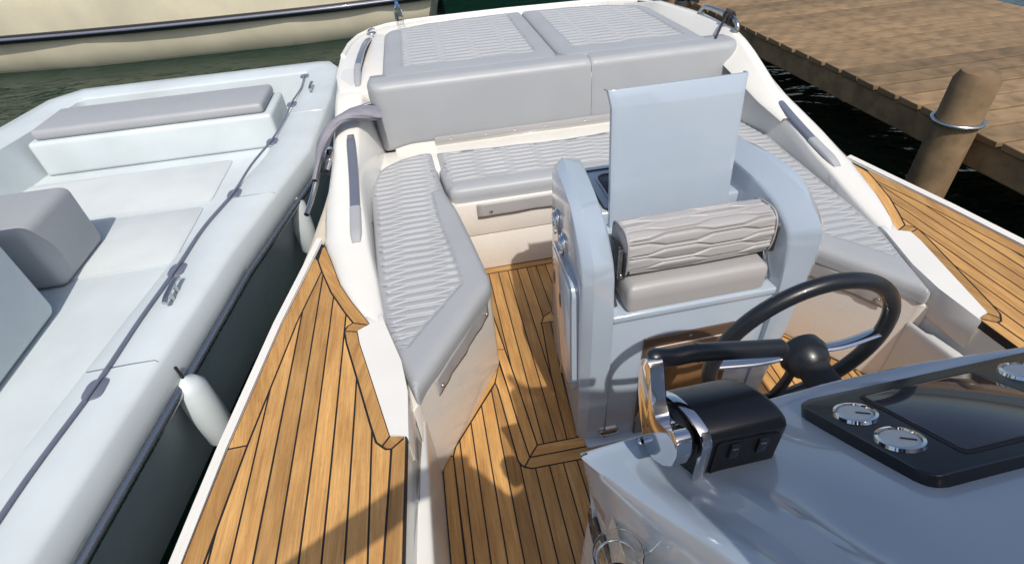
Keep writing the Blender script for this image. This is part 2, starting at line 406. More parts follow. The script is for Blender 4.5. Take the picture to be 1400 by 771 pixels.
    for hz, of in zip(hs[1:], offs[1:]):
        rg = inset(poly, of) if of else poly; b0 = len(vs)
        NV += side_n; vs += [(x, y, hz+tl(x, y)) for x, y in rg]; cur = list(range(b0, b0+n))
        for i in range(n): fs.append((prev[i], cur[i], cur[(i+1) % n], prev[(i+1) % n]))
        prev = cur
    fs.append(tuple(prev[::-1]))
    me = mesh(name, vs, fs); o = link(name, me, m, parent, 180); me.normals_split_custom_set_from_vertices(NV); return o
def snap(name, p, nrm, parent, r=.006):
    return lathe(name, [(0, .0045), (r*.5, .0042), (r*.85, .003), (r, 0.0005), (r*1.25, 0), (r*1.25, -.001)], p, nrm, CHROME, parent, 14)
def screw(p, nrm, parent, r=.0045, m=None): return lathe('screw', [(0, .0015), (r*.7, .0013), (r, 0)], p, nrm, m or STEEL, parent, 10)
# ================================================================== setting
link('water', mesh('water', [(-150, -60, -.45), (150, -60, -.45), (150, 240, -.45), (-150, 240, -.45)], [(0, 1, 2, 3)]), WATER)['kind'] = 'structure'
# ================================================================== the motorboat
boat = empty('motorboat', (.7, 1, -.45), 'white motorboat with teak decks and a grey cushioned cockpit, moored stern to open water', 'motorboat')
# hull: stations (Y, half beam at deck, deck height)
def half(Y): return float(np.interp(Y, [-1.5, .3, 1.0, 1.5, 2.0, 2.5, 3.3, 3.8, 4.1, 4.35, 4.47], [1.56, 1.52, 1.45, 1.38, 1.29, 1.23, 1.225, 1.22, 1.18, 1.05, .85]))
rows = []
for Y in list(np.arange(-1.5, 4.0, .2))+[4.0, 4.1, 4.2, 4.3, 4.38, 4.44, 4.47]:
    h = half(Y); zt = float(np.interp(Y, [-1.5, 2, 2.6, 3.3, 4.5], [.46, .46, .52, .7, .7]))
    sec = [(h-.01, zt), (h+.01, zt-.05), (h, zt-.1), (h-.04, .1), (h-.09, -.2), (h-.2, -.55)]
    rows.append([(.7-a, Y, z) for a, z in sec]+[(.7+a, Y, z) for a, z in sec[::-1]])
link('hull', grid_me('hull', rows), WHITE, boat)
bm = bmesh.new(); r = rows[-1]; bm.faces.new([bm.verts.new(v) for v in r]); bm_obj('transom', bm, WHITE, boat)
# rubbing tube along the hull, both sides
for s in (-1, 1):
    pth = [(.7+s*(half(Y)+.035), Y, float(np.interp(Y, [-1.5, 1.9, 2.6, 3.2], [.40, .40, .44, .5]))) for Y in np.arange(-1.5, 3.25, .15)]
    o = tube('rub_tube', pth, .045, BEIGE, boat, 14)
    for dz in (.012, .032):
        tube('rub_stripe', [(x+s*(-.0)-s*(.045-dz)*.0+(-s)*.022+s*dz*.6, y, z+.038-dz*.15) for x, y, z in pth], .0042, BROWN, o, 6)
# ---- cockpit sole
sole = caulk_sheet('cockpit_sole', [(-.2, -.6), (1.6, -.6), (1.6, 1.16), (1.31, 1.58), (1.25, 2.28), (.15, 2.28), (.05, 2.28), (.09, 1.56), (-.2, 1.16)], 0, boat, .02)
E_ = Vector
pt = .05265
LAT0 = .1445
# lower (forward) port field
b_in = [(-.137, -.6), (-.145, .75), (-.150, 1.156), (-.137, 1.195), (.052, 1.450)]
low = [(-.137, -.6), (-.145, .75), (-.150, 1.156), (-.137, 1.195), (.046, 1.445), (.060, 1.47), (.067, 1.43), (.0875, 1.078), (.093, 1.06), (.107, 1.045), (.134, 1.034), (.70, 1.018), (.70, -.6)]
strips(low, LAT0-6*pt, pt, 17, 0, sole)
board([(-.195, -.6), (-.137, -.6), (-.150, 1.156), (-.194, 1.16)], 0.01, 0, sole)
board([(-.194, 1.16), (-.150, 1.156), (-.137, 1.195), (.060, 1.468), (.094, 1.572), (-.185, 1.19)], -.63, 0, sole)
# step border round the helm: two boards on the port side, two in front
board([(.094, 1.572), (.060, 1.468), (.067, 1.43), (.0875, 1.078), (.095, 1.06), (.107, 1.047), (.133, 1.081), (.119, 1.245), (.108, 1.427)], .03, 0, sole)
board([(.096, 1.61), (.108, 1.427), (.119, 1.245), (.133, 1.081), (.172, 1.126), (.154, 1.416), (.135, 1.65), (.098, 1.66)], .06, 0, sole)
board([(.098, 1.66), (.135, 1.65), (.114, 1.93), (.10, 2.0), (.06, 2.0), (.085, 1.66)], .06, 0, sole)
board([(.172, 1.126), (.133, 1.081), (.70, 1.067), (.70, 1.118), (.334, 1.122)], R(90), 0, sole)
board([(.133, 1.081), (.107, 1.047), (.134, 1.034), (.70, 1.018), (.70, 1.067)], R(90), 0, sole)
# aft field, between the border and the bulkhead
aft = [(.172, 1.126), (.334, 1.122), (.700, 1.118), (.700, 2.226), (.04, 2.226), (.10, 2.0), (.114, 1.93), (.135, 1.65), (.154, 1.416)]
lab = [(.172, 1.126), (.29, 1.123), (.305, 1.45), (.334, 1.735), (.336, 1.775), (.357, 1.818), (.41, 1.85), (.5, 1.87), (.7, 1.87), (.7, 2.226), (.04, 2.226), (.10, 2.0), (.114, 1.93), (.135, 1.65), (.154, 1.416)]
strips(lab, LAT0-2*pt, pt, 13, 0, sole)
board([(.289, 1.123), (.333, 1.122), (.352, 1.45), (.383, 1.775), (.336, 1.775), (.334, 1.735), (.305, 1.45)], -.1, 0, sole)
board([(.336, 1.775), (.384, 1.775), (.43, 1.80), (.7, 1.81), (.7, 1.87), (.5, 1.87), (.41, 1.85), (.357, 1.818)], R(90), 0, sole)
board([(.04, 2.276), (.02, 2.228), (.70, 2.228), (.70, 2.272)], R(90), 0, sole)
for p in [c for c in sole.children]:      # the starboard half of the sole mirrors the port half
    c = p.copy(); COL.objects.link(c); c.parent = sole; c.scale.x = -1
    sx = CX-2*.0
    # world x -> 1.4 - x : reflect position and rotation
    c.rotation_euler.z = -p.rotation_euler.z
    c.location.x = CX-p.location.x-2*(sole.location.x+boat.location.x) if False else (CX-(p.location.x+sole.location.x+boat.location.x))-(sole.location.x+boat.location.x)
# ---- side decks (teak) : port, then mirrored
def side_deck():
    ZD = .5
    out = [(-.556, 1.972), (-.521, 1.861), (-.471, 1.684), (-.417, 1.558), (-.37, 1.465), (-.344, 1.413)]
    notch = [(-.391, 1.393)]; dn_ = [(-.379, 1.33), (-.278, .933)]; tail = [(-.232, .922), (-.248, .572), (-.273, 0), (-.30, -.6)]
    outer = [(-.83, -.6), (-.81, .3), (-.735, 1.0), (-.665, 1.5), (-.60, 1.85), (-.575, 2.0)]
    sheet = caulk_sheet('side_deck', out+notch+dn_+tail+outer, ZD, boat, .03)
    inn = [(-.552, 1.79), (-.502, 1.64), (-.446, 1.517), (-.409, 1.444)]
    board([out[0], out[1], out[2], out[3], out[4], out[5], inn[3], inn[2], inn[1], inn[0], (-.575, 1.87), (-.568, 1.96)], .45, ZD, sheet)
    board([(-.344, 1.413), (-.409, 1.444), (-.428, 1.43), (-.437, 1.408), (-.391, 1.393)], 1.3, ZD, sheet)
    board([(-.391, 1.393), (-.437, 1.408), (-.425, 1.342), (-.386, 1.19), (-.333, .978), (-.317, .921), (-.301, .903), (-.278, .933), (-.379, 1.33)], -.25, ZD, sheet)
    board([(-.278, .933), (-.301, .903), (-.29, .892), (-.274, .889), (-.232, .922)], .6, ZD, sheet)
    board([(-.232, .922), (-.274, .889), (-.293, .582), (-.325, 0), (-.352, -.6), (-.30, -.6), (-.273, 0), (-.248, .572)], -.05, ZD, sheet)
    mo = [(p[0]+.055, p[1]) for p in outer]
    board([outer[0], mo[0], mo[1], mo[2], outer[2], outer[1]], .05, ZD, sheet)
    board([outer[2], mo[2], mo[3], (-.552, 1.79), (-.575, 1.87), (-.59, 1.9), outer[3]], .16, ZD, sheet)
    reg = [(-.552, 1.79), (-.502, 1.64), (-.446, 1.517), (-.409, 1.444), (-.428, 1.43), (-.437, 1.408), (-.425, 1.342), (-.386, 1.19), (-.333, .978), (-.317, .921), (-.301, .903), (-.29, .892), (-.274, .889), (-.293, .582), (-.325, 0), (-.352, -.6), mo[0], mo[1], mo[2], mo[3]]
    strips(reg, -.3295-.0537*9, .0537, 10, ZD, sheet)
    return sheet
sd = side_deck()
def mirror_part(p, lab=None):
    c = p.copy(); COL.objects.link(c); c.parent = p.parent; c.scale.x = -1
    pw = p.parent.location.x+(p.parent.parent.location.x if p.parent.parent else 0)
    c.location.x = CX-(p.location.x+pw)-pw
    for ch in p.children: d = copy_tree(ch, c)
    return c
mirror_part(sd)
# outer toe rail beside the teak
def toe():
    rows = []
    for Y, x in [(-.6, -.83), (.3, -.81), (1.0, -.735), (1.5, -.665), (1.85, -.60), (2.02, -.57)]:
        xo = .7-half(Y)+.005
        rows.append([(x+.001, Y, .49), (x, Y, .503), (x-.008, Y, .514), (min(x-.02, xo+.03), Y, .518), (xo+.012, Y, .51), (xo, Y, .49), (xo, Y, .44)])
    return link('toe_rail', grid_me('toe_rail', rows), WHITE, boat)
mirror_part(toe())
# ---- coaming: moulded white side from the deck corner to the stern
def zc(Y): return float(np.interp(Y, [0, 1.42, 1.5, 1.7, 2.0, 2.5, 2.75, 2.98, 3.3, 5], [.502, .5022, .507, .525, .56, .66, .735, .797, .803, .803]))
outl = [(1.393, -.391), (1.413, -.344), (1.465, -.37), (1.558, -.417), (1.684, -.471), (1.861, -.521), (1.972, -.556), (2.2, -.57), (2.5, -.555), (2.85, -.54), (3.3, -.53), (3.5, -.525)]
crl = [(1.393, -.37), (1.416, -.346), (1.486, -.383), (1.71, -.426), (1.944, -.472), (2.163, -.494), (2.403, -.498), (2.85, -.49), (3.5, -.50)]
inl = [(.93, -.2235), (1.079, -.2235), (1.212, -.241), (1.411, -.298), (1.653, -.327), (1.853, -.357), (2.108, -.381), (2.382, -.402), (2.6, -.395), (2.8, -.38), (3.0, -.36), (3.5, -.34)]
il = lambda t, Y: float(np.interp(Y, [a for a, b in t], [b for a, b in t]))
def coaming():
    rows = []
    for Y in [1.418, 1.43, 1.465, 1.5]+list(np.arange(1.56, 3.45, .06)):
        xo, xc, xi = il(outl, Y), il(crl, Y), il(inl, Y); z = zc(Y); xc = max(xc, xo+.004)
        zo = .5 if Y < 2.0 else float(np.interp(Y, [2.0, 2.6, 3.3], [.5, .56, .76]))
        wb = float(np.interp(Y, [1.4, 2.2, 2.45, 2.6, 3.4], [0, .012, .03, .065, .05]))    # hollow beside the cushion
        rows.append([(xo-.004, Y, min(.40, zo-.1)), (xo-.002, Y, zo-.02), (xo, Y, zo+.001), (xo+.3*(xc-xo), Y, zo+.62*(z-zo)), (xo+.7*(xc-xo), Y, zo+.95*(z-zo)), (xc, Y, z+.001),
                     ((xc+xi)/2, Y, z+.004), (xi-.012, Y, z+.001), (xi-.003, Y, z-.003), (xi+.003, Y, z-.012), (xi+.006+wb*.35, Y, max(.45, z-.06)), (xi+.012+wb, Y, .44), (xi+.012+wb, Y, .38)])
    return link('coaming', grid_me('coaming', rows, flip=True), WHITE, boat, 50)
mirror_part(coaming())
prism_poly = [(-.391, 1.393), (-.345, 1.4135), (-.366, 1.46), (-.303, 1.46), (-.298, 1.416), (-.241, 1.212), (-.2235, 1.079), (-.2235, .90), (-.2325, .9205), (-.278, .9315), (-.379, 1.329)]
cw = prism('deck_moulding', prism_poly, .38, .506, WHITE, boat, bev=.0025, seg=2); mirror_part(cw)
# inner side of the cockpit with its moulded ledge
def liner():
    rows = []
    for Y in [-.6, -.2, .2, .5, .65, .8, .9, 1.0, 1.04, 1.07, 1.09]:
        w = float(np.interp(Y, [-.6, .6, 1.0, 1.08], [.05, .043, .016, .002])); xd = il([(-.6, -.30), (0, -.273), (.572, -.248), (.92, -.2325), (1.1, -.226)], Y)
        zr = float(np.interp(Y, [-.6, .6, .9, 1.08], [.34, .346, .348, .33])); zg = float(np.interp(Y, [-.6, .6, .8, .96, 1.07], [.40, .40, .355, .29, .24]))
        xr = -.2; xg = xr-w; xw = min(xg-.003, xd)
        rows.append([(-.1955, Y, -.005), (-.1965, Y, .05), (-.198, Y, zr-.03), (xr+.001, Y, zr-.008), (xr-.002, Y, zr), (xr-.006-w*.1, Y, zr+.004), (xg+.004, Y, zr+.012 if w > .01 else zr-.005), (xg, Y, min(zg, zr+.012)), (xw+.002, Y, zg), (xw+.0, Y, zg+.03), (xd, Y, .47), (xd-.001, Y, .494), (xd-.006, Y, .5)])
    return link('cockpit_liner', grid_me('cockpit_liner', rows, flip=True), WHITE, boat, 50)
mirror_part(liner())
# dark gap strip beside the sole
# bench base (port wing)
pb = [(-.2235, 1.062), (-.200, 1.092), (.094, 1.560), (.101, 1.60), (.03, 2.30), (-.2, 2.9), (-.42, 2.9), (-.40, 2.3), (-.335, 1.62), (-.30, 1.40), (-.245, 1.2)]
bb = prism('bench_base', pb, 0.002, .425, CREAM, boat, bev=.008, seg=3); mirror_part(bb)
bm = bmesh.new()
add_poly(bm, [(.0, 2.272), (1.4, 2.272), (1.4, 2.9), (.0, 2.9)], .002, .226, .004, 2)
bm_obj('bench_locker_front', bm, CREAM, boat)
bm = bmesh.new(); add_poly(bm, [(.0, 2.268), (1.4, 2.268), (1.4, 2.9), (.0, 2.9)], .231, .42, .004, 2); bm_obj('bench_front', bm, CREAM, boat)
box('bench_shelf', (-.42, 2.55, .40), (1.82, 2.86, .492), WHITE, boat, .012, 3)
# moulded corner shelf behind the cushion, backrest bulkhead and stern deck
box('backrest_bulkhead', (-.25, 2.845, .45), (1.74, 3.02, .80), WHITE, boat, .012, 3)
stern = [(-.527, 3.3), (-.53, 3.73), (-.505, 4.0), (-.455, 4.2), (-.37, 4.35), (-.25, 4.45), (-.1, 4.50), (.1, 4.52), (.7, 4.545), (1.3, 4.52), (1.5, 4.50), (1.65, 4.45), (1.77, 4.35), (1.855, 4.2), (1.905, 4.0), (1.93, 3.73), (1.927, 3.3), (1.9, 3.0), (1.6, 2.98), (-.2, 2.98), (-.5, 3.0)]
prism('stern_deck', stern, .42, .803, WHITE, boat, bev=.022, seg=4)
tube('stern_edge_moulding', [(x+(.7-x)*.012, y-.012, .806) for x, y in stern[1:16]], .016, WHITE, boat, 10)
# raised inner side on starboard beside the sun pad
rows = []
for Y in np.arange(2.3, 4.31, .1):
    k = float(np.interp(Y, [2.3, 2.85, 3.9, 4.3], [.05, 1, 1, .1])); zb_ = zc(Y) if Y < 3.3 else .802
    xi = float(np.interp(Y, [2.3, 3.0, 3.6, 3.9, 4.3], [1.76, 1.672, 1.66, 1.64, 1.60])); xc_ = float(np.interp(Y, [2.3, 2.9, 3.4, 3.6, 3.9, 4.3], [1.81, 1.80, 1.80, 1.77, 1.70, 1.62]))
    xc_ = max(xc_, xi+.03); h_ = .088*k
    rows.append([(xi, Y, zb_-.01), (xi+.01, Y, zb_+.004), (xi+(xc_-xi)*.9, Y, zb_+h_*.88), (xc_-.002, Y, zb_+h_*.98), (xc_+.008, Y, zb_+h_), (xc_+.04, Y, zb_+h_), (xc_+.055, Y, zb_+h_*.85), (xc_+.065, Y, zb_-.02)])
link('raised_side', grid_me('raised_side', rows, flip=True), WHITE, boat, 60)
# backrest track with studs
tr = box('backrest_track', (-.02, 2.824, .520), (1.42, 2.846, .552), VINYL2, boat, .003)
for x in (.07, .27, .44, .62, .86, 1.1, 1.3): screw((x, 2.824, .538), (0, -1, 0), tr, .0075, CHROME)
# ================================================================== cushions
CT = .5
cush_poly = [(-.203, 1.062), (-.243, 1.199), (-.304, 1.412), (-.329, 1.637), (-.345, 1.9), (-.36, 2.135), (-.381, 2.408), (-.372, 2.548), (-.331, 2.652), (-.235, 2.735), (-.11, 2.772), (-.045, 2.768), (-.027, 2.447), (-.009, 2.293), (.031, 2.116), (.068, 1.857), (.104, 1.574), (.099, 1.53), (-.178, 1.115)]
seam = [(-.033, 2.36), (-.076, 2.294), (-.065, 2.095), (-.021, 1.732), (-.006, 1.60), (-.012, 1.553), (-.228, 1.266), (-.265, 1.19)]
qp = [(-.005, 2.36)]+seam[1:7]+[(-.30, 1.20), (-.50, 1.6), (-.55, 2.9), (-.03, 2.9)]
def flap(name, p0, p1, zt, zb, m, parent):
    """a valance cloth hanging under a cushion edge, with a stud near each end"""
    a = Vector((*p0, 0)); b = Vector((*p1, 0)); u = (b-a).normalized(); w = Vector((u.y, -u.x, 0)); L = (b-a).length; rows = []
    for j in range(7):
        v = j/6; r_ = []
        for i in range(33):
            t = i/32; zz = zt+(zb-zt)*v; o = .005+.0022*math.sin(t*17)*v+.001*math.sin(t*39+1)*v+.004*v*(1-v)
            r_.append(a+u*(t*L)+w*o+Vector((0, 0, zz+.0012*math.sin(t*9)*v)))
        rows.append(r_)
    me = grid_me(name, rows); o = link(name, me, m, parent, 180)
    md = o.modifiers.new('thick', 'SOLIDIFY'); md.thickness = .002
    for t in (.06, .94):
        p = a+u*(t*L)+w*.012+Vector((0, 0, zt+(zb-zt)*.62)); snap('snap_stud', p, w, o, .0075)
    return o
c1 = empty('bench_cushion', (-.15, 1.9, .42), 'long grey quilted cushion on the port side bench, with a pointed forward end', 'cushion', 'bench cushions')
cushion('seat_pad', cush_poly, .425, CT, .026, VINYL, c1, quilt(.046, .165, .26, .0095, .0, 1.2, -.05), qp, seams=(), rc=.035)
flap('valance', (-.150, 1.168), (.072, 1.522), .43, .350, VINYL2, c1)
c2 = mirrored(c1, 'long grey quilted cushion on the starboard side bench, behind the helm seat unit')
c3 = empty('bench_cushion', (.7, 2.5, .42), 'grey quilted cushion on the aft bench below the sun pad backrest', 'cushion', 'bench cushions')
ap = [(-.040, 2.765), (-.024, 2.50), (-.010, 2.37), (.012, 2.30), (.05, 2.29), (.552, 2.284), (.848, 2.284), (1.35, 2.29), (1.388, 2.30), (1.41, 2.37), (1.424, 2.50), (1.44, 2.765), (.7, 2.715)]
aq = [(-.1, 2.90), (-.1, 2.385), (.1, 2.375), (.7, 2.37), (1.3, 2.375), (1.5, 2.385), (1.5, 2.90)]
cushion('seat_pad', ap, .405, CT-.002, .032, VINYL, c3, quilt(.046, .165, .26, .009, .1, 2.2, 0), aq, seams=(), rc=.03)
flap('valance', (.13, 2.262), (1.27, 2.262), .42, .342, VINYL2, c3)
# sun pad
sp = empty('sunpad_cushion', (.25, 3.5, .8), 'port grey quilted sun pad cushion on the stern deck', 'sun pad', 'sun pad cushions')
p1 = [(-.247, 2.93), (-.242, 3.92), (-.205, 4.0), (.09, 4.10), (.4, 4.135), (.752, 4.15), (.752, 2.93)]
cushion('pad', p1, .804, .866, .028, VINYL, sp, quilt(.066, .20, .25, .014, 0, 3.0, 0, .004), [(-.13, 3.1), (-.13, 3.93), (.08, 4.01), (.635, 4.06), (.635, 3.1)], gx=.010, gy=.0048, rc=.035)
sp2 = empty('sunpad_cushion', (1.2, 3.5, .8), 'starboard grey quilted sun pad cushion on the stern deck', 'sun pad', 'sun pad cushions')
p2 = [(.756, 2.93), (.756, 4.15), (1.1, 4.125), (1.35, 4.08), (1.6, 3.96), (1.645, 3.87), (1.655, 2.93)]
cushion('pad', p2, .804, .866, .028, VINYL, sp2, quilt(.066, .20, .25, .014, .1, 3.0, 0, .004), [(.865, 3.1), (.865, 4.05), (1.1, 4.03), (1.33, 3.985), (1.50, 3.91), (1.55, 3.85), (1.55, 3.1)], gx=.010, gy=.0048, rc=.035)
# sun pad backrests: fat rolls, lofted along x with a rounded front top
def backrest(x0, x1, lab, left_round):
    e = empty('roll_backrest', ((x0+x1)/2, 2.95, .5), lab, 'backrest', 'sun pad backrests')
    rows = []; n = 60
    for i in range(n+1):
        t = i/n; x = x0+(x1-x0)*t; dx = min(x-x0, x1-x)
        lr = x-x0 if left_round else x1-x; rr = .07
        yf = 2.832+(rr-math.sqrt(max(0, rr*rr-max(0, rr-lr)**2)))*1.05 if lr < rr else 2.832
        e2 = .006; so_ = (x1-x) if left_round else (x-x0)
        sh = 0 if so_ > e2 else e2-math.sqrt(max(0, e2*e2-(e2-so_)**2))
        se = 0 if lr > .03 else .03-math.sqrt(max(0, .0009-(.03-lr)**2))
        s = sh+se; zt = .868-s; zb = .522+s*.6-.03*math.exp(-((x-x0)/.12)**2)*left_round; yf += sh*.6; r_ = .045; yb = 3.06
        prof = [(yb, .80), (yb, .81), (yb-.03, zt-.004), (yb-.1, zt+.001)]
        for k in range(9):
            a = k/8*math.pi/2; prof.append((yf+.012+r_-r_*math.sin(a), zt-r_+r_*math.cos(a)))
        prof += [(yf+.004, (zt+zb)/2+.05), (yf, (zt+zb)/2-.06), (yf+.003, zb+.03), (yf+.01, zb+.01), (yf+.025, zb), (2.9, zb)]
        wob = .0012*math.sin(x*31)
        rows.append([(x, y+wob, z) for y, z in prof])
    me = grid_me('roll', rows); bm = bmesh.new(); bm.from_mesh(me)
    for idx in (0, n):
        bm.verts.ensure_lookup_table(); m_ = len(rows[0]); bm.faces.new([bm.verts[idx*m_+j] for j in range(m_)])
    bmesh.ops.recalc_face_normals(bm, faces=bm.faces); bm.to_mesh(me); bm.free()
    link('roll', me, VINYL, e, 60)
    return e
backrest(-.328, .8975, 'long grey roll backrest of the sun pad, port side, rounded outer end', True)
backrest(.8995, 1.795, 'shorter grey roll backrest of the sun pad, partly behind the raised lid', False)
# ================================================================== grab rails, cleats, hinge, canopy cloth
def grab_rail(pts, w, h, lab, m=RAIL):
    e = empty('grab_rail', pts[0], lab, 'grab rail', 'grab rails on the coamings')
    path = smooth_path(pts, 6); rows = []
    for i, p in enumerate(path):
        p = Vector(p); t = Vector(path[min(i+1, len(path)-1)])-Vector(path[max(0, i-1)]); t.z = 0; t.normalize(); s = Vector((t.y, -t.x, 0))
        k = min(i, len(path)-1-i); ww = w*(.72, .93, 1)[min(k, 2)]; hh = h*(.15, .8, 1)[min(k, 2)]
        q = [(-1, 0), (-1, .6), (-.8, .9), (-.45, 1), (.45, 1), (.8, .9), (1, .6), (1, 0)]
        rows.append([p+s*a*ww/2+Vector((0, 0, b*hh)) for a, b in q])
    o = link('bar', grid_me('bar', rows, flip=True), m, e, 60); bm = bmesh.new(); bm.from_mesh(o.data)
    bmesh.ops.holes_fill(bm, edges=[x for x in bm.edges if x.is_boundary], sides=0); bmesh.ops.recalc_face_normals(bm, faces=bm.faces); bm.to_mesh(o.data); bm.free()
    # bright end casting
    rows2 = [[v+Vector((0, 0, .0012)) for v in r] for r in rows[:7]]; rows2[0] = [v+(rows[0][3]-rows[1][3])*.08 for v in rows2[0]]
    rows2 = [[v+(v-sum(r, Vector())/8)*.07 for v in r] for r in rows2]
    link('end_cap', grid_me('end_cap', rows2, flip=True), SILVER, e, 60)
    return e
def zr(Y): return zc(Y)+.004
g1 = grab_rail([(-.406, 1.885, zr(1.885)), (-.412, 2.1, zr(2.1)), (-.42, 2.36, zr(2.36)), (-.432, 2.64, zr(2.64))], .044, .017, 'grey grab rail with a silver end on the port coaming beside the side bench')
mirrored(g1, 'grey grab rail with a silver end on the starboard coaming beside the side bench')
g2 = grab_rail([(-.392, 3.08, .803), (-.394, 3.34, .835), (-.375, 3.75, .835), (-.352, 4.11, .803)], .035, .018, 'long grey grab rail bent along the port side of the stern deck')
# starboard stern: steel handle, black hose, rope and fitting
e = empty('stern_handle', (1.9, 3.6, .8), 'bright steel handle on the starboard gunwale with black hose wound round it', 'handle')
tube('bar', smooth_path([(1.815, 3.43, .885), (1.815, 3.42, .915), (1.82, 3.37, .94), (1.83, 3.2, .945), (1.835, 3.06, .94), (1.835, 3.0, .915), (1.835, 2.99, .885)], 5), .014, STEEL, e, 12)
for y in (3.43, 2.99): tube('foot', [(1.82, y, .882), (1.82, y, .896)], .024, STEEL, e, 14)
h = empty('black_hose', (1.83, 3.1, .85), 'black hose wound round the steel handle and hanging down to the sun pad', 'hose')
coil = [(1.832+.024*math.sin(a), 3.14-a*.0045, .945+.024*math.cos(a)) for a in np.arange(0, 19, .5)]
tube('hose', smooth_path(coil+[(1.80, 3.07, .955), (1.77, 3.04, .94), (1.735, 3.0, .925), (1.70, 2.965, .895), (1.675, 2.94, .868), (1.67, 2.935, .86)], 3), .0075, BLACKM, h, 8)
h = empty('mooring_line', (1.6, 4.1, .82), 'dark mooring line curving over the stern rim to a black fitting', 'rope')
tube('line', smooth_path([(1.74, 4.5, .78), (1.745, 4.15, .83), (1.73, 4.0, .84), (1.71, 3.87, .84), (1.735, 3.79, .86), (1.78, 3.74, .875), (1.84, 3.74, .885)], 6), .008, BLACKM, h, 8)
st = empty('mooring_cleat', (1.83, 3.74, .87), 'black and silver cleat with dark rope on the starboard gunwale aft of the handle', 'cleat', 'mooring cleats')
tube('post', [(1.83, 3.74, .86), (1.83, 3.74, .915)], .013, BLACK, st); tube('horn', smooth_path([(1.77, 3.82, .915), (1.80, 3.78, .925), (1.86, 3.70, .925), (1.90, 3.64, .915)]), .013, BLACK, st)
tube('rope_turns', [(1.83+.045*math.cos(a), 3.74+.045*math.sin(a), .875+a*.0018) for a in np.arange(0, 19, .4)], .008, BLACKM, st, 8)
lathe('cap', [(0, .014), (.022, .012), (.03, 0)], (1.86, 3.70, .938), (0, 0, 1), CHROME, st, 16)
def cleat(P, lab):
    e = empty('mooring_cleat', P, lab, 'cleat', 'mooring cleats')
    P = Vector(P)
    lathe('recess_cup', [(.0, -.004), (.024, -.002), (.030, .004), (.034, .003), (.036, 0)], P, (0, 0, 1), CHROME, e, 20)
    tube('horn', smooth_path([P+Vector((-.022, -.035, .016)), P+Vector((-.01, -.016, .024)), P+Vector((.012, .018, .024)), P+Vector((.024, .038, .016))]), .007, CHROME, e)
    tube('post', [P, P+Vector((0, 0, .02))], .008, CHROME, e)
    screw(P+Vector((.015, -.10, .001)), (0, 0, 1), e, .008, BLACK)
cleat((-.348, 4.25, .806), 'small chrome cleat at the port stern corner above the grab rail')
# bottle-like stern light
P = Vector((-.135, 4.46, .80)); b = empty('plastic_bottle', P, 'clear plastic bottle with a blue cap standing on the stern rim', 'bottle')
lathe('bottle', [(0, 0), (.03, 0), (.033, .02), (.033, .085), (.026, .105), (.013, .125), (.012, .135)], P+Vector((0, 0, .005)), (0, 0, 1), CLEAR, b, 20)
lathe('cap', [(0, .155), (.013, .154), (.014, .136), (.0, .135)], P, (0, 0, 1), BLUECAP, b, 16)
# hinge bracket and canopy cloth on the port quarter
hb = empty('hinge_bracket', (-.42, 2.95, .74), 'black hinge bracket under the outer end of the port sun pad backrest', 'bracket')
prism('plate', [(-.45, 2.80), (-.43, 2.785), (-.30, 2.79), (-.30, 2.885), (-.33, 2.88), (-.45, 2.83)], .738, .765, BLACK, hb, .003)
tube('pin', [(-.43, 2.81, .772), (-.32, 2.85, .778)], .008, CHROME, hb)
for x in (-.41, -.35): screw((x, 2.83, .765), (0, 0, 1), hb, .007)
cl = empty('folded_canopy', (-.5, 2.9, .7), 'folded grey canopy cloth wrapped over the port coaming, on its steel hoop', 'canopy')
rows = []; base = smooth_path([(-.27, 2.72, .765), (-.335, 2.708, .782), (-.415, 2.69, .79), (-.475, 2.675, .775), (-.53, 2.655, .735), (-.585, 2.62, .67), (-.62, 2.575, .60), (-.645, 2.52, .54)], 6)
for i, p in enumerate(base):
    t = i/len(base); r_ = .058+.010*math.sin(t*13)-.02*t; rows.append([])
    d = Vector(base[min(i+1, len(base)-1)])-Vector(base[max(i-1, 0)]); d.normalize(); s = Vector((0, 1, 0)) - d*d.y; s.normalize(); n_ = d.cross(s)
    if n_.z < 0: n_ = -n_
    for k in range(28):
        a = k/28*2*math.pi; rr = r_*(1+.10*math.sin(a*3+t*5)+.06*math.sin(a*7+t*17)+.05*math.sin(a*11-t*9))
        rows[-1].append(Vector(p)+s*math.cos(a)*rr*1.1+n_*math.sin(a)*rr*.42)
link('cloth', grid_me('cloth', rows, close=True), FABRIC, cl, 180)
tube('hoop', smooth_path([(-.60, 2.62, .62), (-.66, 2.46, .50), (-.69, 2.34, .46)]), .013, STEEL, cl)
ft = empty('hoop_fitting', (-.575, 2.62, .58), 'small chrome and black swivel fitting at the foot of the canopy hoop', 'fitting')
tube('swivel', smooth_path([(-.585, 2.72, .60), (-.555, 2.68, .63), (-.552, 2.60, .62), (-.575, 2.54, .58)]), .012, CHROME, ft)
lathe('knob', [(0, .02), (.014, .018), (.018, 0), (.012, -.012)], (-.56, 2.64, .625), (.3, 0, 1), BLACK, ft, 14)
box('base_plate', (-.60, 2.52, .56), (-.55, 2.70, .572), BLACK, ft, .003)
tube('ring', [(-.557+.012*math.cos(a), 2.575, .605+.017*math.sin(a)) for a in np.linspace(0, 2*math.pi, 14)[:-1]], .004, CHROME, ft, 8, closed=True)

for (x, y) in ((-.352, 2.30), (-.349, 2.12), (-.333, 1.80)):
    screw((x-.012, y, .49), (.8, 0, .6), boat, .005, BLACK)
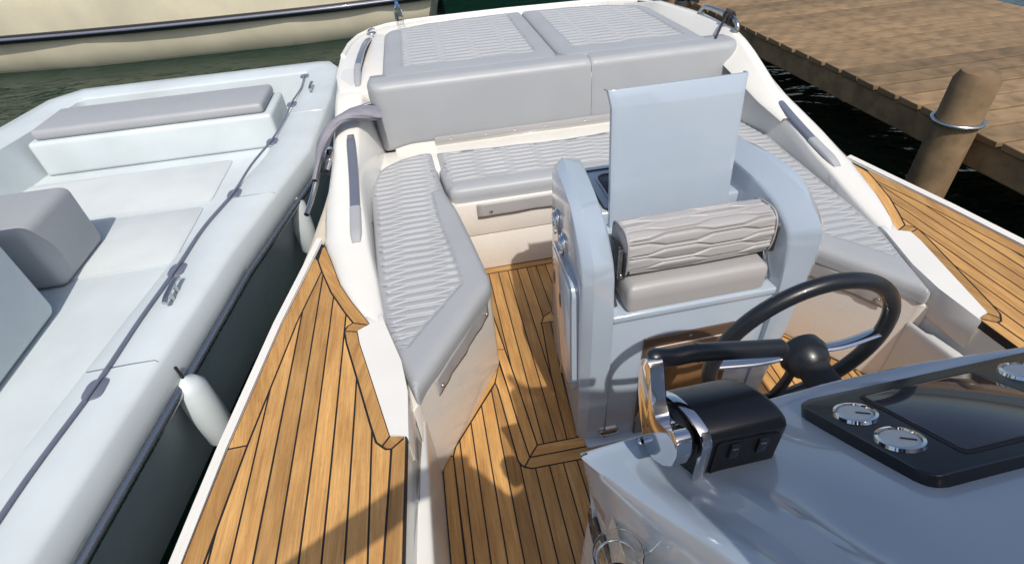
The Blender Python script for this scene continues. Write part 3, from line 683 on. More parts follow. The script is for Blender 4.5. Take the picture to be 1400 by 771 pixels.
# ================================================================== helm seat and galley unit
unit = empty('helm_seat_unit', (.7, 1.1, 0), 'blue grey helm seat and galley unit in the middle of the cockpit, its lid raised', 'seat unit')
OX = lambda Y: .331+.0805*(Y-1.129)
E1 = [(1.128, .0), (1.10, .25), (1.088, .42), (1.078, .63), (1.071, .785), (1.076, .83), (1.10, .87), (1.177, .926), (1.262, .958), (1.40, .962), (1.50, .955), (1.54, .94), (1.585, .90), (1.625, .68), (1.70, .2), (1.775, 0)]
E2 = [(1.098, .0), (1.078, .25), (1.066, .42), (1.056, .64), (1.054, .79), (1.056, .835), (1.070, .878), (1.16, .932), (1.25, .955), (1.38, .966), (1.50, .968), (1.565, .958), (1.605, .90), (1.64, .68), (1.715, .2), (1.78, 0)]
E3 = [(1.094, .0), (1.078, .25), (1.070, .42), (1.070, .64), (1.086, .785), (1.096, .82), (1.114, .85), (1.187, .898), (1.285, .924), (1.387, .934), (1.499, .938), (1.585, .932), (1.62, .89), (1.65, .68), (1.72, .2), (1.78, 0)]
def wing():
    def sm(t): return smooth_path([(a, b, 0) for a, b in t], 4)
    a, b, c = sm(E1), sm(E2), sm(E3); cols = []
    for P1, P2, P3 in zip(a, b, c):
        p1 = Vector((OX(P1[0]), P1[0], P1[1])); p2 = Vector((OX(P2[0])+.030, P2[0], P2[1])); p3 = Vector((OX(P3[0])+.098, P3[0], P3[1]))
        p1b = p1+(p2-p1)*.12; p2a = p1+(p2-p1)*.86; p2b = p2+(p3-p2)*.07; p3a = p2+(p3-p2)*.9
        ctr = Vector((0, 1.35, .45)); n_ = Vector((0, p1.y-1.35, p1.z-.45)).normalized()
        p0 = p1-n_*.007; p4 = p3-n_*.010+Vector((.004, 0, 0))
        cols.append([p0-n_*.0+Vector((-.0015, 0, 0)), p1-n_*.0015, p1b, p2a, p2, p2b, p3a, p3-n_*.0015, p4])
    me = grid_me('wing', cols)
    bm = bmesh.new(); bm.from_mesh(me); bm.verts.ensure_lookup_table(); m_ = len(cols[0]); n = len(cols)
    bm.faces.new([bm.verts[i*m_] for i in range(n)]); bm.faces.new([bm.verts[i*m_+m_-1] for i in range(n)])
    bmesh.ops.holes_fill(bm, edges=[x for x in bm.edges if x.is_boundary], sides=0)
    bmesh.ops.recalc_face_normals(bm, faces=bm.faces); bm.to_mesh(me); bm.free()
    return link('side_wing', me, BLUE, unit, 28)
wg = wing()
w2 = wg.copy(); COL.objects.link(w2); w2.scale.x = -1; w2.location.x = -wg.location.x - (2*.7-CX) ; w2.location.x = (CX-0-wg.location.x-.7)-.7 + 0
w2.location.x = CX-(wg.location.x+.7)-.7
# front of the base with the foot locker opening
box('base_front', (.428, 1.088, .0), (.972, 1.31, .632), BLUE, unit, .004)
prism('seat_ledge', [(.426, 1.079), (.974, 1.079), (.974, 1.33), (.426, 1.33)], .622, .650, BLUE, unit, .007, 3)
box('galley_front', (.45, 1.31, .60), (.95, 1.345, .752), BLUE, unit, .012, 3)
box('galley_body', (.428, 1.30, .0), (.972, 1.665, .80), BLUE, unit, .006)
# galley counter with a sink: ring of faces round the opening
bm = bmesh.new(); add_poly(bm, [(.430, 1.352), (.97, 1.352), (.97, 1.672), (.430, 1.672)], .80, .852, .008, 3); ct = bm_obj('galley_counter', bm, BLUE, unit)
sk = roundpoly([(.522, 1.395), (.75, 1.395), (.75, 1.60), (.522, 1.60)], .045, 6)
prism('sink', inset(sk, .006), .853, .8545, DARKSINK, unit, .0006)
tube('sink_rim', [(x, y, .855) for x, y in sk], .0045, STEEL, unit, 8, closed=True)
gs = roundpoly([(.487, 1.366), (.915, 1.366), (.915, 1.635), (.487, 1.635)], .02, 4)
tube('gasket', [(x, y, .853) for x, y in gs], .004, BLACKM, unit, 8, closed=True)
prism('cup_recess', roundpoly([(.79, 1.42), (.87, 1.42), (.87, 1.5), (.79, 1.5)], .04, 6), .853, .8545, DARKSINK, unit)
prism('tap_base', roundpoly([(.62, 1.60), (.66, 1.60), (.66, 1.63), (.62, 1.63)], .01, 4), .852, .87, CHROME, unit, .003)
# raised lid, leaning slightly aft, with folded edges
lid = empty('galley_lid', (.7, 1.335, .755)); lid.parent = unit; lid.location = Vector((.7, 1.335, .755))-unit.location
lean = .085; fr = (Vector((.5, 1.338, .755)), Vector((1, 0, 0)), Vector((0, lean, 1)).normalized(), Vector((0, -1, lean)).normalized())
Wd, Hh = .40, .478
rows = []
for v, dz in ((-.0, -.012), (.0, 0), (.012, .004), (.05, .004), (Hh-.050, .004), (Hh-.047, .0032), (Hh-.003, -.0055), (Hh, -.0075), (Hh+.001, -.011), (Hh-.002, -.026), (Hh-.006, -.028)):
    r_ = []
    for u, du in ((-.006, -.012), (-.004, 0), (.004, .0038), (.012, .004), (Wd*.3, .005), (Wd*.7, .005), (Wd-.012, .004), (Wd-.004, .0038), (Wd+.004, 0), (Wd+.006, -.012)):
        kk = .006 if v > Hh-.01 else 0
        uu = u-(kk*1.4 if u < .01 else 0)+(kk*1.4 if u > Wd-.01 else 0)
        r_.append(fr[0]+fr[1]*uu+fr[2]*v+fr[3]*(dz+min(du, .004)))
    rows.append(r_)
o = link('outer_skin', grid_me('outer_skin', rows), BLUE, lid, 35)
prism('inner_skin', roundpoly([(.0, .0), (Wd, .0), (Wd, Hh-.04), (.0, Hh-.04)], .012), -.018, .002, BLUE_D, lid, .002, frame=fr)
for x in (.05, .35): tube('hinge', [fr[0]+fr[1]*(x-.02)+Vector((0, 0, -.004)), fr[0]+fr[1]*(x+.03)+Vector((0, 0, -.004))], .007, STEEL, lid)
tube('gas_strut', [fr[0]+fr[1]*.385+fr[2]*.22-fr[3]*.02, Vector((.905, 1.50, .86))], .006, STEEL, lid)
tube('joint_line', [(.4275, 1.0865, .012), (.4275, 1.0865, .62)], .0016, BLUE_D, unit, 6)
tube('joint_line', [(.9725, 1.0865, .012), (.9725, 1.0865, .62)], .0016, BLUE_D, unit, 6)
# brown foot locker door
dr = prism('locker_frame', roundpoly([(.54, .006), (.862, .006), (.862, .526), (.54, .526)], .008, 3), 0, .010, BRONZE, unit, .003, frame=(Vector((0, 1.088, 0)), (1, 0, 0), (0, 0, 1), (0, -1, 0)))
prism('locker_edge', roundpoly([(.577, .03), (.835, .03), (.835, .485), (.577, .485)], .006, 3), .010, .0125, EDGE, dr, .001, frame=(Vector((0, 1.088, 0)), (1, 0, 0), (0, 0, 1), (0, -1, 0)))
prism('locker_door', roundpoly([(.580, .033), (.832, .033), (.832, .482), (.580, .482)], .006, 3), .0115, .0155, BRONZE2, dr, .002, frame=(Vector((0, 1.088, 0)), (1, 0, 0), (0, 0, 1), (0, -1, 0)))
prism('door_slot', [(.586, .04), (.592, .04), (.592, .478), (.586, .478)], .0155, .0162, BLACKM, dr, frame=(Vector((0, 1.088, 0)), (1, 0, 0), (0, 0, 1), (0, -1, 0)))
for x, z in ((.556, .42), (.556, .1), (.847, .42), (.847, .1), (.70, .507)): screw((x, 1.078, z), (0, -1, 0), dr, .0055)
# oval vent plate near the sole
vp = prism('drain_plate', roundpoly([(.402, .034), (.482, .034), (.482, .064), (.402, .064)], .014, 5), 0, .006, CHROME, unit, .0025, frame=(Vector((0, 1.088, 0)), (1, 0, 0), (0, 0, 1), (0, -1, 0)))
prism('slot', roundpoly([(.410, .042), (.474, .042), (.474, .056), (.410, .056)], .006, 4), .0062, .0068, BRONZE, vp, frame=(Vector((0, 1.088, 0)), (1, 0, 0), (0, 0, 1), (0, -1, 0)))
prism('kick_strip', [(.352, 1.102), (.352, 1.068), (.362, 1.060), (1.038, 1.060), (1.048, 1.068), (1.048, 1.102)], .0005, .014, BLUE, unit, .004, 3)
# side door on the port wing, with vents, cups and catch; plane of the wing: (Y, Z) -> (OX(Y), Y, Z)
un_ = Vector((.0805, 1, 0)).normalized(); sn = Vector((-1, .0805, 0)).normalized(); so0 = Vector((OX(0), 0, 0))
sf = (so0, Vector((.0805, 1, 0)), Vector((0, 0, 1)), sn)
dpoly = roundpoly([(1.115, .30), (1.112, .74), (1.14, .765), (1.46, .700), (1.50, .66), (1.545, .16), (1.50, .10), (1.17, .24)], .02, 4)
sdoor = prism('side_door', dpoly, 0.0, .022, BLUE, unit, .006, 3, frame=sf)
ip = inset(dpoly, .022); prism('door_panel', ip, .0215, .0245, BLUE, sdoor, .0015, frame=sf)
for y, z in ((1.438, .555), (1.318, .545)):
    ov = [(y+.017*math.cos(a), z+.036*math.sin(a)) for a in np.linspace(0, 2*math.pi, 21)[:-1]]
    prism('door_vent', ov, .0243, .0262, RAIL, sdoor, .001, frame=sf); prism('vent_hole', [(y+(a-y)*.62, z+(b-z)*.72) for a, b in ov], .0255, .0268, BLACKM, sdoor, frame=sf)
for y, z in ((1.470, .765), (1.350, .745)):
    cpos = so0+sf[1]*y+Vector((0, 0, z))
    f_ = prism('cup_fitting', roundpoly([(y-.034, z-.05), (y+.034, z-.05), (y+.034, z+.05), (y-.034, z+.05)], .032, 6), 0, .009, CHROME, unit, .004, 3, frame=sf)
    lathe('ring', [(.029, 0), (.033, .014), (.029, .020), (.024, .014), (.023, .006)], cpos+Vector((0, 0, .012)), sn, CHROME, f_, 24)
    lathe('bowl', [(.021, .010), (.010, .0095), (0, .0095)], cpos+Vector((0, 0, .012)), sn, BLACK, f_, 20)
    lathe('button', [(.014, .011), (.013, .017), (.008, .020), (0, .021)], cpos+Vector((0, 0, -.030)), sn, CHROME, f_, 18)
ctc = prism('door_catch', roundpoly([(1.335, .13), (1.365, .13), (1.37, .20), (1.34, .20)], .008, 3), .0, .014, CHROME, unit, .003, frame=sf)
tube('pin', [so0+sf[1]*1.35+sn*.02+Vector((0, 0, .125)), so0+sf[1]*1.35+sn*.02+Vector((0, 0, .205))], .006, CHROME, ctc)
# shadow gap where the unit meets the sole
# ---- helm seat cushion
hc = empty('helm_seat_cushion', (.7, 1.2, .65), 'thick plain grey seat cushion on the helm seat, under the quilted bolster', 'cushion')
cushion('seat_pad', [(.473, 1.082), (.927, 1.082), (.927, 1.30), (.473, 1.30)], .652, .752, .024, VINYL2, hc, gx=.02, gy=.02, rc=.02, crown=.004)
hbk = empty('helm_bolster', (.7, 1.17, .76), 'grey quilted bolster backrest of the helm seat, held by dark side brackets', 'backrest')
def bolster(x0, x1):
    prof = [(1.232, .775), (1.243, .83), (1.240, .885), (1.222, .902), (1.19, .910), (1.15, .913), (1.128, .905), (1.113, .885), (1.108, .84), (1.112, .80), (1.122, .776), (1.14, .768), (1.19, .766)]
    pr_ = smooth_path([(a, b, 0) for a, b in prof], 34); s = [0]
    for a, b in zip(pr_, pr_[1:]): s.append(s[-1]+math.hypot(a[0]-b[0], a[1]-b[1]))
    q = quilt(.048, .145, .27, .0105, x0+.02, .004, 0, .0024); xs = np.linspace(x0, x1, 130)
    h = q(np.repeat(xs[None], len(s), 0), np.repeat(np.array(s)[:, None], len(xs), 1)); rows = []
    for i, (y, z, _) in enumerate(pr_):
        a = pr_[max(0, i-1)]; b = pr_[min(len(pr_)-1, i+1)]; t = Vector((0, b[0]-a[0], b[1]-a[1])).normalized(); n_ = Vector((0, -t.z, t.y)) 
        c = Vector((0, y-1.175, z-.84)); n_ = n_ if n_.dot(c) > 0 else -n_; r_ = []
        for j, x in enumerate(xs):
            e = min(x-x0, x1-x); rr = .014; sh = 0 if e > rr else rr-math.sqrt(max(0, rr*rr-(rr-e)**2))
            fade = min(1, max(0, (e-.006)/.012)); pk = .0012*math.sin(s[i]*260)*math.exp(-e/.03)
            r_.append(Vector((x, y, z))+n_*(h[i, j]*fade-sh*.8+.003*math.sin((x-x0)/(x1-x0)*math.pi)+pk+.0016*math.cos((s[i]-.004)/.048*4*math.pi*.5)))
        rows.append(r_)
    me = grid_me('bolster', rows); bm = bmesh.new(); bm.from_mesh(me); bm.verts.ensure_lookup_table(); n = len(xs)
    for j in (0, n-1): bm.faces.new([bm.verts[i*n+j] for i in range(len(rows))])
    bmesh.ops.recalc_face_normals(bm, faces=bm.faces); bm.to_mesh(me); bm.free()
    link('bolster', me, VINYL2, hbk, 50)
    for xx in (x0+.004, x1-.004): tube('piping', [(xx, 1.175+(a-1.175)*1.0, .84+(b-.84)*1.0) for a, b, _ in pr_[10:-10:4]], .003, VINYL2, hbk, 8)
bolster(.468, .932)
for s, xx in ((-1, .468), (1, .932)):
    x = xx+s*.012
    br = prism('side_bracket', roundpoly([(1.128, .768), (1.215, .768), (1.215, .862), (1.135, .872)], .008, 3), -.003, .003, BLACK, hbk, .001, frame=(Vector((x, 0, 0)), (0, 1, 0), (0, 0, 1), (1, 0, 0)))
    prism('bracket_edge', [(-.011, .765), (.004, .765), (.004, .868), (-.011, .868)], -.003, .003, STEEL, br, .001, frame=(Vector((x+.004, 1.126, 0)), (1 if s < 0 else 1, 0, 0), (0, 0, 1), (0, 1, 0)))
    prism('bracket_slot', [(-.004, .775), (.016, .775), (.016, .86), (-.004, .86)], -.003, .003, BLACKM, br, .001, frame=(Vector((x+.012*(-s), 1.120, 0)), (1, 0, 0), (0, 0, 1), (0, 1, 0)))
    screw((x-.002*s, 1.119, .779), (0, -1, 0), br, .004, CHROME)
    tube('pivot_arm', smooth_path([(x+s*.010, 1.20, .80), (x+s*.013, 1.17, .74), (x+s*.012, 1.14, .69), (x+s*.009, 1.12, .66)]), .008, CHROME, hbk, 12)
    tube('pivot_arm', smooth_path([(x+s*.004, 1.22, .79), (x+s*.006, 1.21, .73), (x+s*.004, 1.18, .68), (x+s*.002, 1.16, .66)]), .007, BLACK, hbk, 12)
# ================================================================== helm console (dash)
dash = empty('helm_console', (.7, .2, 0), 'glossy blue grey helm console with a cream pod, nearest the camera', 'console')
edge = [(.141, .447, 1.0), (.150, .425, 1.008), (.178, .352, 1.045), (.21, .28, 1.085), (.244, .205, 1.125), (.285, .08, 1.17), (.33, -.06, 1.215), (.36, -.25, 1.25)]
edge = smooth_path(edge, 4)
def dash_h(x, y):
    k = min(1, max(0, (x-.2)/.12))
    v = -.020*math.exp(-((x-.215-(.45-y)*.42)/.030)**2)*min(1, max(0, (.43-y)/.09))
    w = .016*math.exp(-((x-.305-(.30-y)*.5)/.022)**2)*min(1, max(0, (.345-y)/.05)); return v+w-.022*math.exp(-((x-.40)/.05)**2-((y-.20)/.09)**2)
def dash_half():
    lowp = [(.152, .452, .912), (.160, .435, .856), (.170, .405, .842), (.184, .345, .79), (.20, .26, .74), (.24, .05, .72), (.30, -.25, .72)]
    def low(y):
        P = lowp[::-1]; ys = [p[1] for p in P]; return [float(np.interp(y, ys, [p[k] for p in P])) for k in (0, 2)]
    rows = []
    for i, (ex, ey, ez) in enumerate(edge):
        t = i/(len(edge)-1); yb = .452-(.447-ey)*.98; bx, bz = low(yb); r_ = []
        r_ += [(bx+.015, yb-.002, bz+.002), (bx+.002, yb, bz), (bx-.001, yb, bz+.004)]
        for k, bul in ((.3, .004), (.6, .007), (.85, .006)):
            r_.append((bx+(ex-bx)*k-bul*.0*min(1, t*5+.3), yb+(ey-yb)*k, bz+(ez-.012-bz)*k))
        r_ += [(ex-.0022, ey+.0005, ez-.009), (ex+.001, ey, ez-.003), (ex+.008, ey-.001, ez+.0005)]
        for u in np.linspace(.04, 1, 26):
            x = ex+.008+(.70-ex-.008)*u; y = ey+.03*min(1, u*1.2)*(1-t)
            r_.append((x, y, ez+dash_h(x, y)*min(1, u*8)))
        rows.append(r_)
    first = rows[0]; nx = len(first)-9; rear = []
    lv = [(8, 0.0, .0), (8, -.0008, .004), (7, -.004, .0075), (6, -.010, .0095), (5, -.035, .010), (4, -.06, .010), (2, -.0, .010), (1, -.0, .008)]
    for j, dz, dy in lv:
        L = first[j]; row = [(L[0], L[1]+dy*.9, L[2] if j < 8 else L[2]+dz)]
        zz = row[0][2] if j < 8 else first[8][2]+dz
        for q in first[9:]: row.append((q[0], q[1]+dy, zz))
        rear.append(row)
    rear.append([(x+.02, y-.02, z-.28) for x, y, z in rear[-1]])
    vs = [v for r in rows for v in r]; n = len(rows[0]); fs = []
    for i in range(len(rows)-1):
        for j in range(n-1): a = i*n+j; fs.append((a, a+1, a+1+n, a+n))
    b0 = len(vs); vs += [v for r in rear for v in r]; n = len(rear[0])
    for i in range(len(rear)-1):
        for j in range(n-1): a = b0+i*n+j; fs.append((a, a+1, a+1+n, a+n))
    me = mesh('dash_top', vs, fs); bm = bmesh.new(); bm.from_mesh(me); bmesh.ops.remove_doubles(bm, verts=bm.verts, dist=.0016)
    bmesh.ops.recalc_face_normals(bm, faces=bm.faces); bm.to_mesh(me); bm.free()
    return link('dash_moulding', me, BLUE, dash, 38)
dh = dash_half(); d2 = dh.copy(); COL.objects.link(d2); d2.scale.x = -1; d2.location.x = -dh.location.x-(0) ; d2.location.x = CX-(dh.location.x+.7)-.7
pod_y = lambda z: float(np.interp(z, [0, .3, .8, .93], [.605, .565, .497, .46]))
rows = []
for z in (0, .02, .3, .6, .8, .92):
    y = pod_y(z); rows.append([(.19, -.35, z), (.172, -.2, z), (.172, y-.03, z), (.174, y-.012, z), (.182, y-.002, z), (.20, y, z), (.7, y+.02, z), (1.2, y, z), (1.218, y-.002, z), (1.226, y-.012, z), (1.228, y-.03, z), (1.228, -.2, z), (1.21, -.35, z)])
link('console_pod', grid_me('console_pod', rows), CREAM, dash, 50)
C_ = AX(815, 722, .172)
spk = lathe('speaker', [(.048, 0), (.050, .004), (.044, .007), (.040, .004), (.038, .005), (0, .007)], C_+Vector((0, -.012, 0)), (-1, 0, 0), GRILLE, dash, 30)
lathe('trim_ring', [(.046, .004), (.0455, .0075), (.041, .0075), (.0405, .004)], C_+Vector((0, -.012, 0)), (-1, 0, 0), BRONZE, spk, 30)
screw(AY(876, 603, .43)-Vector((0, 0, .0)), (0, -.2, 1), dash, .0055, CHROME)
# instrument hood further right (out of the photograph's strip)
pf = (Vector((0, .452, 1.014)), Vector((1, 0, 0)), Vector((0, -.89, .456)).normalized(), Vector((0, .456, .89)).normalized())
pn = prism('instrument_panel', roundpoly([(.50, .02), (.98, .02), (.96, .25), (.52, .25)], .025, 5), -.01, .010, BLACK, dash, .004, 3, frame=pf)
prism('display_screen', roundpoly([(.60, .05), (.80, .05), (.80, .22), (.60, .22)], .008, 3), .010, .013, TINT, pn, .001, frame=pf)
prism('display_bezel', roundpoly([(.594, .044), (.806, .044), (.806, .226), (.594, .226)], .01, 3), .009, .0115, BLACKM, pn, .001, frame=pf)
for x, y, r_ in ((.552, .17, .030), (.552, .09, .030), (.868, .17, .034), (.868, .08, .034)):
    c_ = pf[0]+pf[1]*x+pf[2]*y+pf[3]*.010
    lathe('gauge', [(0, .002), (r_*.82, .002), (r_*.86, .006), (r_, .005), (r_*1.05, 0)], c_, pf[3], CHROME, pn, 28)
    lathe('gauge_face', [(0, .0035), (r_*.80, .0033), (r_*.81, .001)], c_, pf[3], NONSKID, pn, 28)
    tube('gauge_needle', [c_+pf[3]*.0045, c_+pf[3]*.0045+pf[1]*r_*.5+pf[2]*r_*.4], .0012, BLACKM, pn, 6)
for k in range(4):
    prism('rocker_switch', roundpoly([(.915, .045+k*.046), (.942, .045+k*.046), (.942, .08+k*.046), (.915, .08+k*.046)], .003, 2), .010, .015, BLACKM, pn, .0015, frame=pf)
# clear cup on the side of the console
cp = empty('clear_cup', U(846, 768, 1.0), 'clear plastic cup clipped to the side of the helm console, at the bottom edge', 'cup')
C_ = U(846, 752, 1.0)-Vector((0, 0, .012))
lathe('cup', [(.0, -.09), (.022, -.089), (.026, -.08), (.0345, .0), (.0362, .002), (.0345, .003), (.0325, .0), (.024, -.078), (0, -.083)], C_, (-.05, .05, 1), CLEAR, cp, 36)
tube('holder_ring', [(C_.x+.0335*math.cos(a), C_.y+.0335*math.sin(a), C_.z-.03) for a in np.linspace(0, 2*math.pi, 30)[:-1]], .0022, CHROME, cp, 8, closed=True)
tube('holder_arm', [(C_.x+.033, C_.y, C_.z-.03), (C_.x+.075, C_.y+.012, C_.z-.035)], .003, CHROME, cp, 8)
# ---- engine throttle
th = empty('throttle_control', (.33, .4, 1.03), 'black engine throttle with a chrome lever arm and padded black grip on the console', 'throttle')
prof = [(.350, 1.028), (.349, 1.112), (.352, 1.126), (.362, 1.136), (.385, 1.141), (.42, 1.135), (.455, 1.112), (.475, 1.07), (.49, 1.00)]
pr3 = smooth_path([(a, b, 0) for a, b in prof], 5)
def yz_loft(name, pr, x0, x1, m, parent, bev=.006, n=4):
    rows = []; c = Vector((0, .42, 1.08))
    for k in list(range(n+1)): a = k/n*math.pi/2; rows.append((x0+bev-bev*math.cos(math.pi/2-a) if False else x0+bev*(1-math.sin(a)), bev*(1-math.cos(a)) if False else bev*(1-math.cos(math.pi/2-a)) ))
    L = [(x0+bev*(1-math.cos(k/n*math.pi/2)), bev*(1-math.sin(k/n*math.pi/2))) for k in range(n+1)]
    L = L+[(x1-(x-x0), s) for x, s in L[::-1]]; out = []
    for x, sh in L:
        out.append([Vector((x-.28*max(0, y-.352), y, z))-Vector((0, y-c.y, z-c.z)).normalized()*sh for y, z, _ in pr])
    me = grid_me(name, out); bm = bmesh.new(); bm.from_mesh(me); bmesh.ops.holes_fill(bm, edges=[e for e in bm.edges if e.is_boundary], sides=0)
    bm.verts.ensure_lookup_table(); w = len(pr)
    for i in (0, len(out)-1):
        try: bm.faces.new([bm.verts[i*w+j] for j in range(w)])
        except Exception: pass
    bmesh.ops.recalc_face_normals(bm, faces=bm.faces); bm.to_mesh(me); bm.free(); return link(name, me, m, parent, 40)
yz_loft('control_box', pr3, .280, .408, BLACK, th, .010)
fp = prism('switch_panel', roundpoly([(.300, 1.042), (.397, 1.042), (.397, 1.114), (.300, 1.120)], .008, 4), 0, .003, BLACKM, th, .0012, frame=(Vector((0, .349, 0)), (1, 0, 0), (0, 0, 1), (0, -1, 0)))
for x in (.326, .368):
    prism('rocker_switch', roundpoly([(x-.007, 1.085), (x+.007, 1.085), (x+.007, 1.117), (x-.007, 1.117)], .002, 2), .003, .0075, BLACK, fp, .0018, frame=(Vector((0, .349, 0)), (1, 0, 0), (0, 0, 1), (0, -1, 0)))
    prism('switch_mark', [(x-.004, 1.106), (x+.004, 1.106), (x+.004, 1.109), (x-.004, 1.109)], .0075, .0079, STEEL, fp, frame=(Vector((0, .349, 0)), (1, 0, 0), (0, 0, 1), (0, -1, 0)))
# chrome trim following the left edge of the box
tr_ = [(.3455, 1.04), (.345, 1.112), (.348, 1.128), (.360, 1.141), (.385, 1.148), (.42, 1.143), (.448, 1.126)]
rows = []
for y, z, _ in smooth_path([(a, b, 0) for a, b in tr_], 5):
    n_ = Vector((0, y-.42, z-1.08)).normalized(); p = Vector((.2835-.28*max(0, y-.352), y, z)); rows.append([p+n_*-.004+Vector((-.0075, 0, 0)), p+n_*.001+Vector((-.007, 0, 0)), p+n_*.0025, p+n_*.001+Vector((.007, 0, 0)), p-n_*.004+Vector((.0075, 0, 0))])
link('chrome_trim', grid_me('chrome_trim', rows), CHROME, th, 60)
# pivot drum, chrome arm and grip
PV = Vector((.262, .395, 1.098))
lathe('pivot_drum', [(0, -.012), (.040, -.012), (.044, -.006), (.043, .010), (.037, .014), (.035, .008), (0, .008)], PV, (-1, 0, 0), BLACK, th, 36)
LX = .238
arm = [AX(x, y, LX) for x, y in ((886, 488), (882.5, 500), (881, 530), (883, 560), (886, 585), (890, 606), (900, 624), (915, 634), (928, 635), (935, 622), (936, 602), (930, 588), (917, 582), (906, 572), (901, 550), (899, 520), (898, 500), (895, 489))]
ap_ = [(p.y, p.z) for p in arm]; ap_ = roundpoly(ap_, .006, 3)
prism('lever_arm', ap_, -.010, .010, CHROME, th, .005, 3, frame=(Vector((LX, 0, 0)), (0, 1, 0), (0, 0, 1), (1, 0, 0)))
prism('arm_lining', inset(ap_, .004), .010, .013, BLACK, th, .001, frame=(Vector((LX, 0, 0)), (0, 1, 0), (0, 0, 1), (1, 0, 0)))
g0 = AX(891, 489, LX); gy = g0.y
gp = [g0+Vector((-.006, 0, 0)), g0+Vector((.004, .0, .0)), AY(922, 487, gy), AY(950, 482, gy), AY(1003, 479, gy), AY(1003, 479, gy)+(AY(1003, 479, gy)-AY(950, 482, gy))*.8, AY(1003, 479, gy)+(AY(1003, 479, gy)-AY(950, 482, gy))*1.25]
tube('grip', smooth_path(gp, 6), [.006, .008, .0095, .0105, .0115, .0118]+[.0122]*6+[.0128]*30, BLACK, th, 18, flat=1.0) if False else tube('grip', smooth_path(gp, 6), [.008, .009, .010, .011, .0118, .0125]+[.0132]*6+[.0136]*25, BLACK, th, 20)
q = AY(952, 482, gy); tube('grip_seam', [q-Vector((.0012, 0, .0)), q+Vector((.0012, 0, 0))], .0142, BLACKM, th, 20)
q = Vector(gp[-1]); lathe('grip_end', [(.0136, -.001), (.013, .004), (.009, .008), (0, .0095)], q, (1, 0, 0), BLACK, th, 20)
# ---- steering wheel
WC = Vector((.678, .64, .905)); sw = empty('steering_wheel', WC, 'black steering wheel with bright spokes behind the throttle, facing the helm seat', 'steering wheel')
ax_ = Vector((0, 1, .10)).normalized(); u_ = Vector((1, 0, 0)); v_ = ax_.cross(u_)*-1
tube('rim', [WC+(u_*math.cos(a)+v_*math.sin(a))*.20 for a in np.linspace(0, 2*math.pi, 65)[:-1]], .0165, BLACK, sw, 16, closed=True)
lathe('hub', [(0, .012), (.03, .012), (.045, .002), (.05, -.02), (.04, -.05), (.03, -.06)], WC, ax_, BLACK, sw, 28)
for a in (R(0), R(180), R(270)):
    d = u_*math.cos(a)+v_*math.sin(a); tube('spoke', smooth_path([WC+d*.04-ax_*.01, WC+d*.10-ax_*.012, WC+d*.192]), .013, CHROME if a < 4 else BLACK, sw, 10, flat=.45)
tube('column', [WC-ax_*.05, WC-ax_*.20], .032, BLACKM, sw, 18)
# ---- smoked windscreen forward of the console (behind the camera, it shades the cockpit), with an unseen panel and roll added for shadows
def thin(name, c, a):
    m = bpy.data.materials.new(name); m.use_nodes = True; n = m.node_tree.nodes; l = m.node_tree.links; b = n['Principled BSDF']
    b.inputs['Base Color'].default_value = (*c, 1); b.inputs['Roughness'].default_value = .05; b.inputs['Alpha'].default_value = a; return m
ws = empty('windscreen', (.7, -.25, 1.2), 'tall smoked windscreen on the forward edge of the helm console', 'windscreen')
rows = []
for v in np.linspace(0, 1, 6):
    rows.append([(.80+.52*math.sin(a)*(1-.06*v), -.10-.24*math.cos(a)+.04*v, 1.2+.80*v) for a in np.linspace(-1.45, 1.45, 30)])
o = link('screen', grid_me('screen', rows), thin('smoked_screen', (.03, .03, .035), .68), ws, 180); o.modifiers.new('t', 'SOLIDIFY').thickness = .006
tube('screen_rail', rows[-1], .016, BLACK, ws, 10)
o = prism('body_shadow_panel', roundpoly([(-.085, .85), (.32, .85), (.32, 1.50), (.17, 1.38), (.07, 1.58), (-.02, 1.64), (-.085, 1.52)], .03), 0, .03, BLACK, ws, .01, frame=(Vector((0, -.15, 0)), (1, 0, 0), (0, 0, 1), (0, -1, 0)))  # unseen panel, added and shaped to cast the camera holder's body shadow
cr = empty('arm_shadow_roll', (-.3, -.18, 1.6), 'unseen grey roll on a hoop, added to cast an arm shadow on the port side deck', 'canopy')  # roll and hoop added out of view for the shadow of an outstretched arm
tube('roll', smooth_path([(.05, -.18, 1.62), (-.10, -.18, 1.665), (-.22, -.18, 1.60), (-.34, -.18, 1.53), (-.50, -.18, 1.40), (-.62, -.18, 1.2)], 5), .040, FABRIC, cr, 14)
tube('hoop', smooth_path([(-.60, -.18, 1.25), (-.70, -.18, .9), (-.74, -.18, .5)], 5), .013, STEEL, cr, 10)
#EXTRA
# ================================================================== neighbours and dock
nb = empty('neighbour_boat', (-2.2, 2, -.45), 'pale blue white open boat lying close along the port side', 'motorboat')
def nhalf(t): return t
ins = [(-1.62, -2.0), (-1.45, -.5), (-1.25, 1.0), (-1.06, 2.3), (-.82, 3.4), (-.77, 4.4), (-.77, 5.2), (-.86, 5.42), (-.98, 5.46)]
outs = [(-3.05, 5.44), (-3.25, 5.2), (-3.35, 4.4), (-3.55, 3.0), (-3.8, 1.0), (-3.9, -.5), (-3.9, -2.0)]
npoly = ins+outs
rows = []
for z, d in ((-.6, .28), (-.2, .14), (.1, .04), (.22, .0), (.245, -.008), (.27, 0), (.33, .01), (.35, .03), (.352, .12)):
    rows.append([(x, y, z) for x, y in inset(npoly, d)])
link('hull', grid_me('hull', rows, close=True), PALE, nb, 50)
inn = inset(npoly, .30)
rows = [[(x, y, .352) for x, y in inset(npoly, .12)], [(x, y, .35) for x, y in inset(npoly, .27)], [(x, y, .33) for x, y in inset(npoly, .30)], [(x, y, .02) for x, y in inset(npoly, .33)]]
link('gunwale', grid_me('gunwale', rows, close=True), PALE, nb, 50)
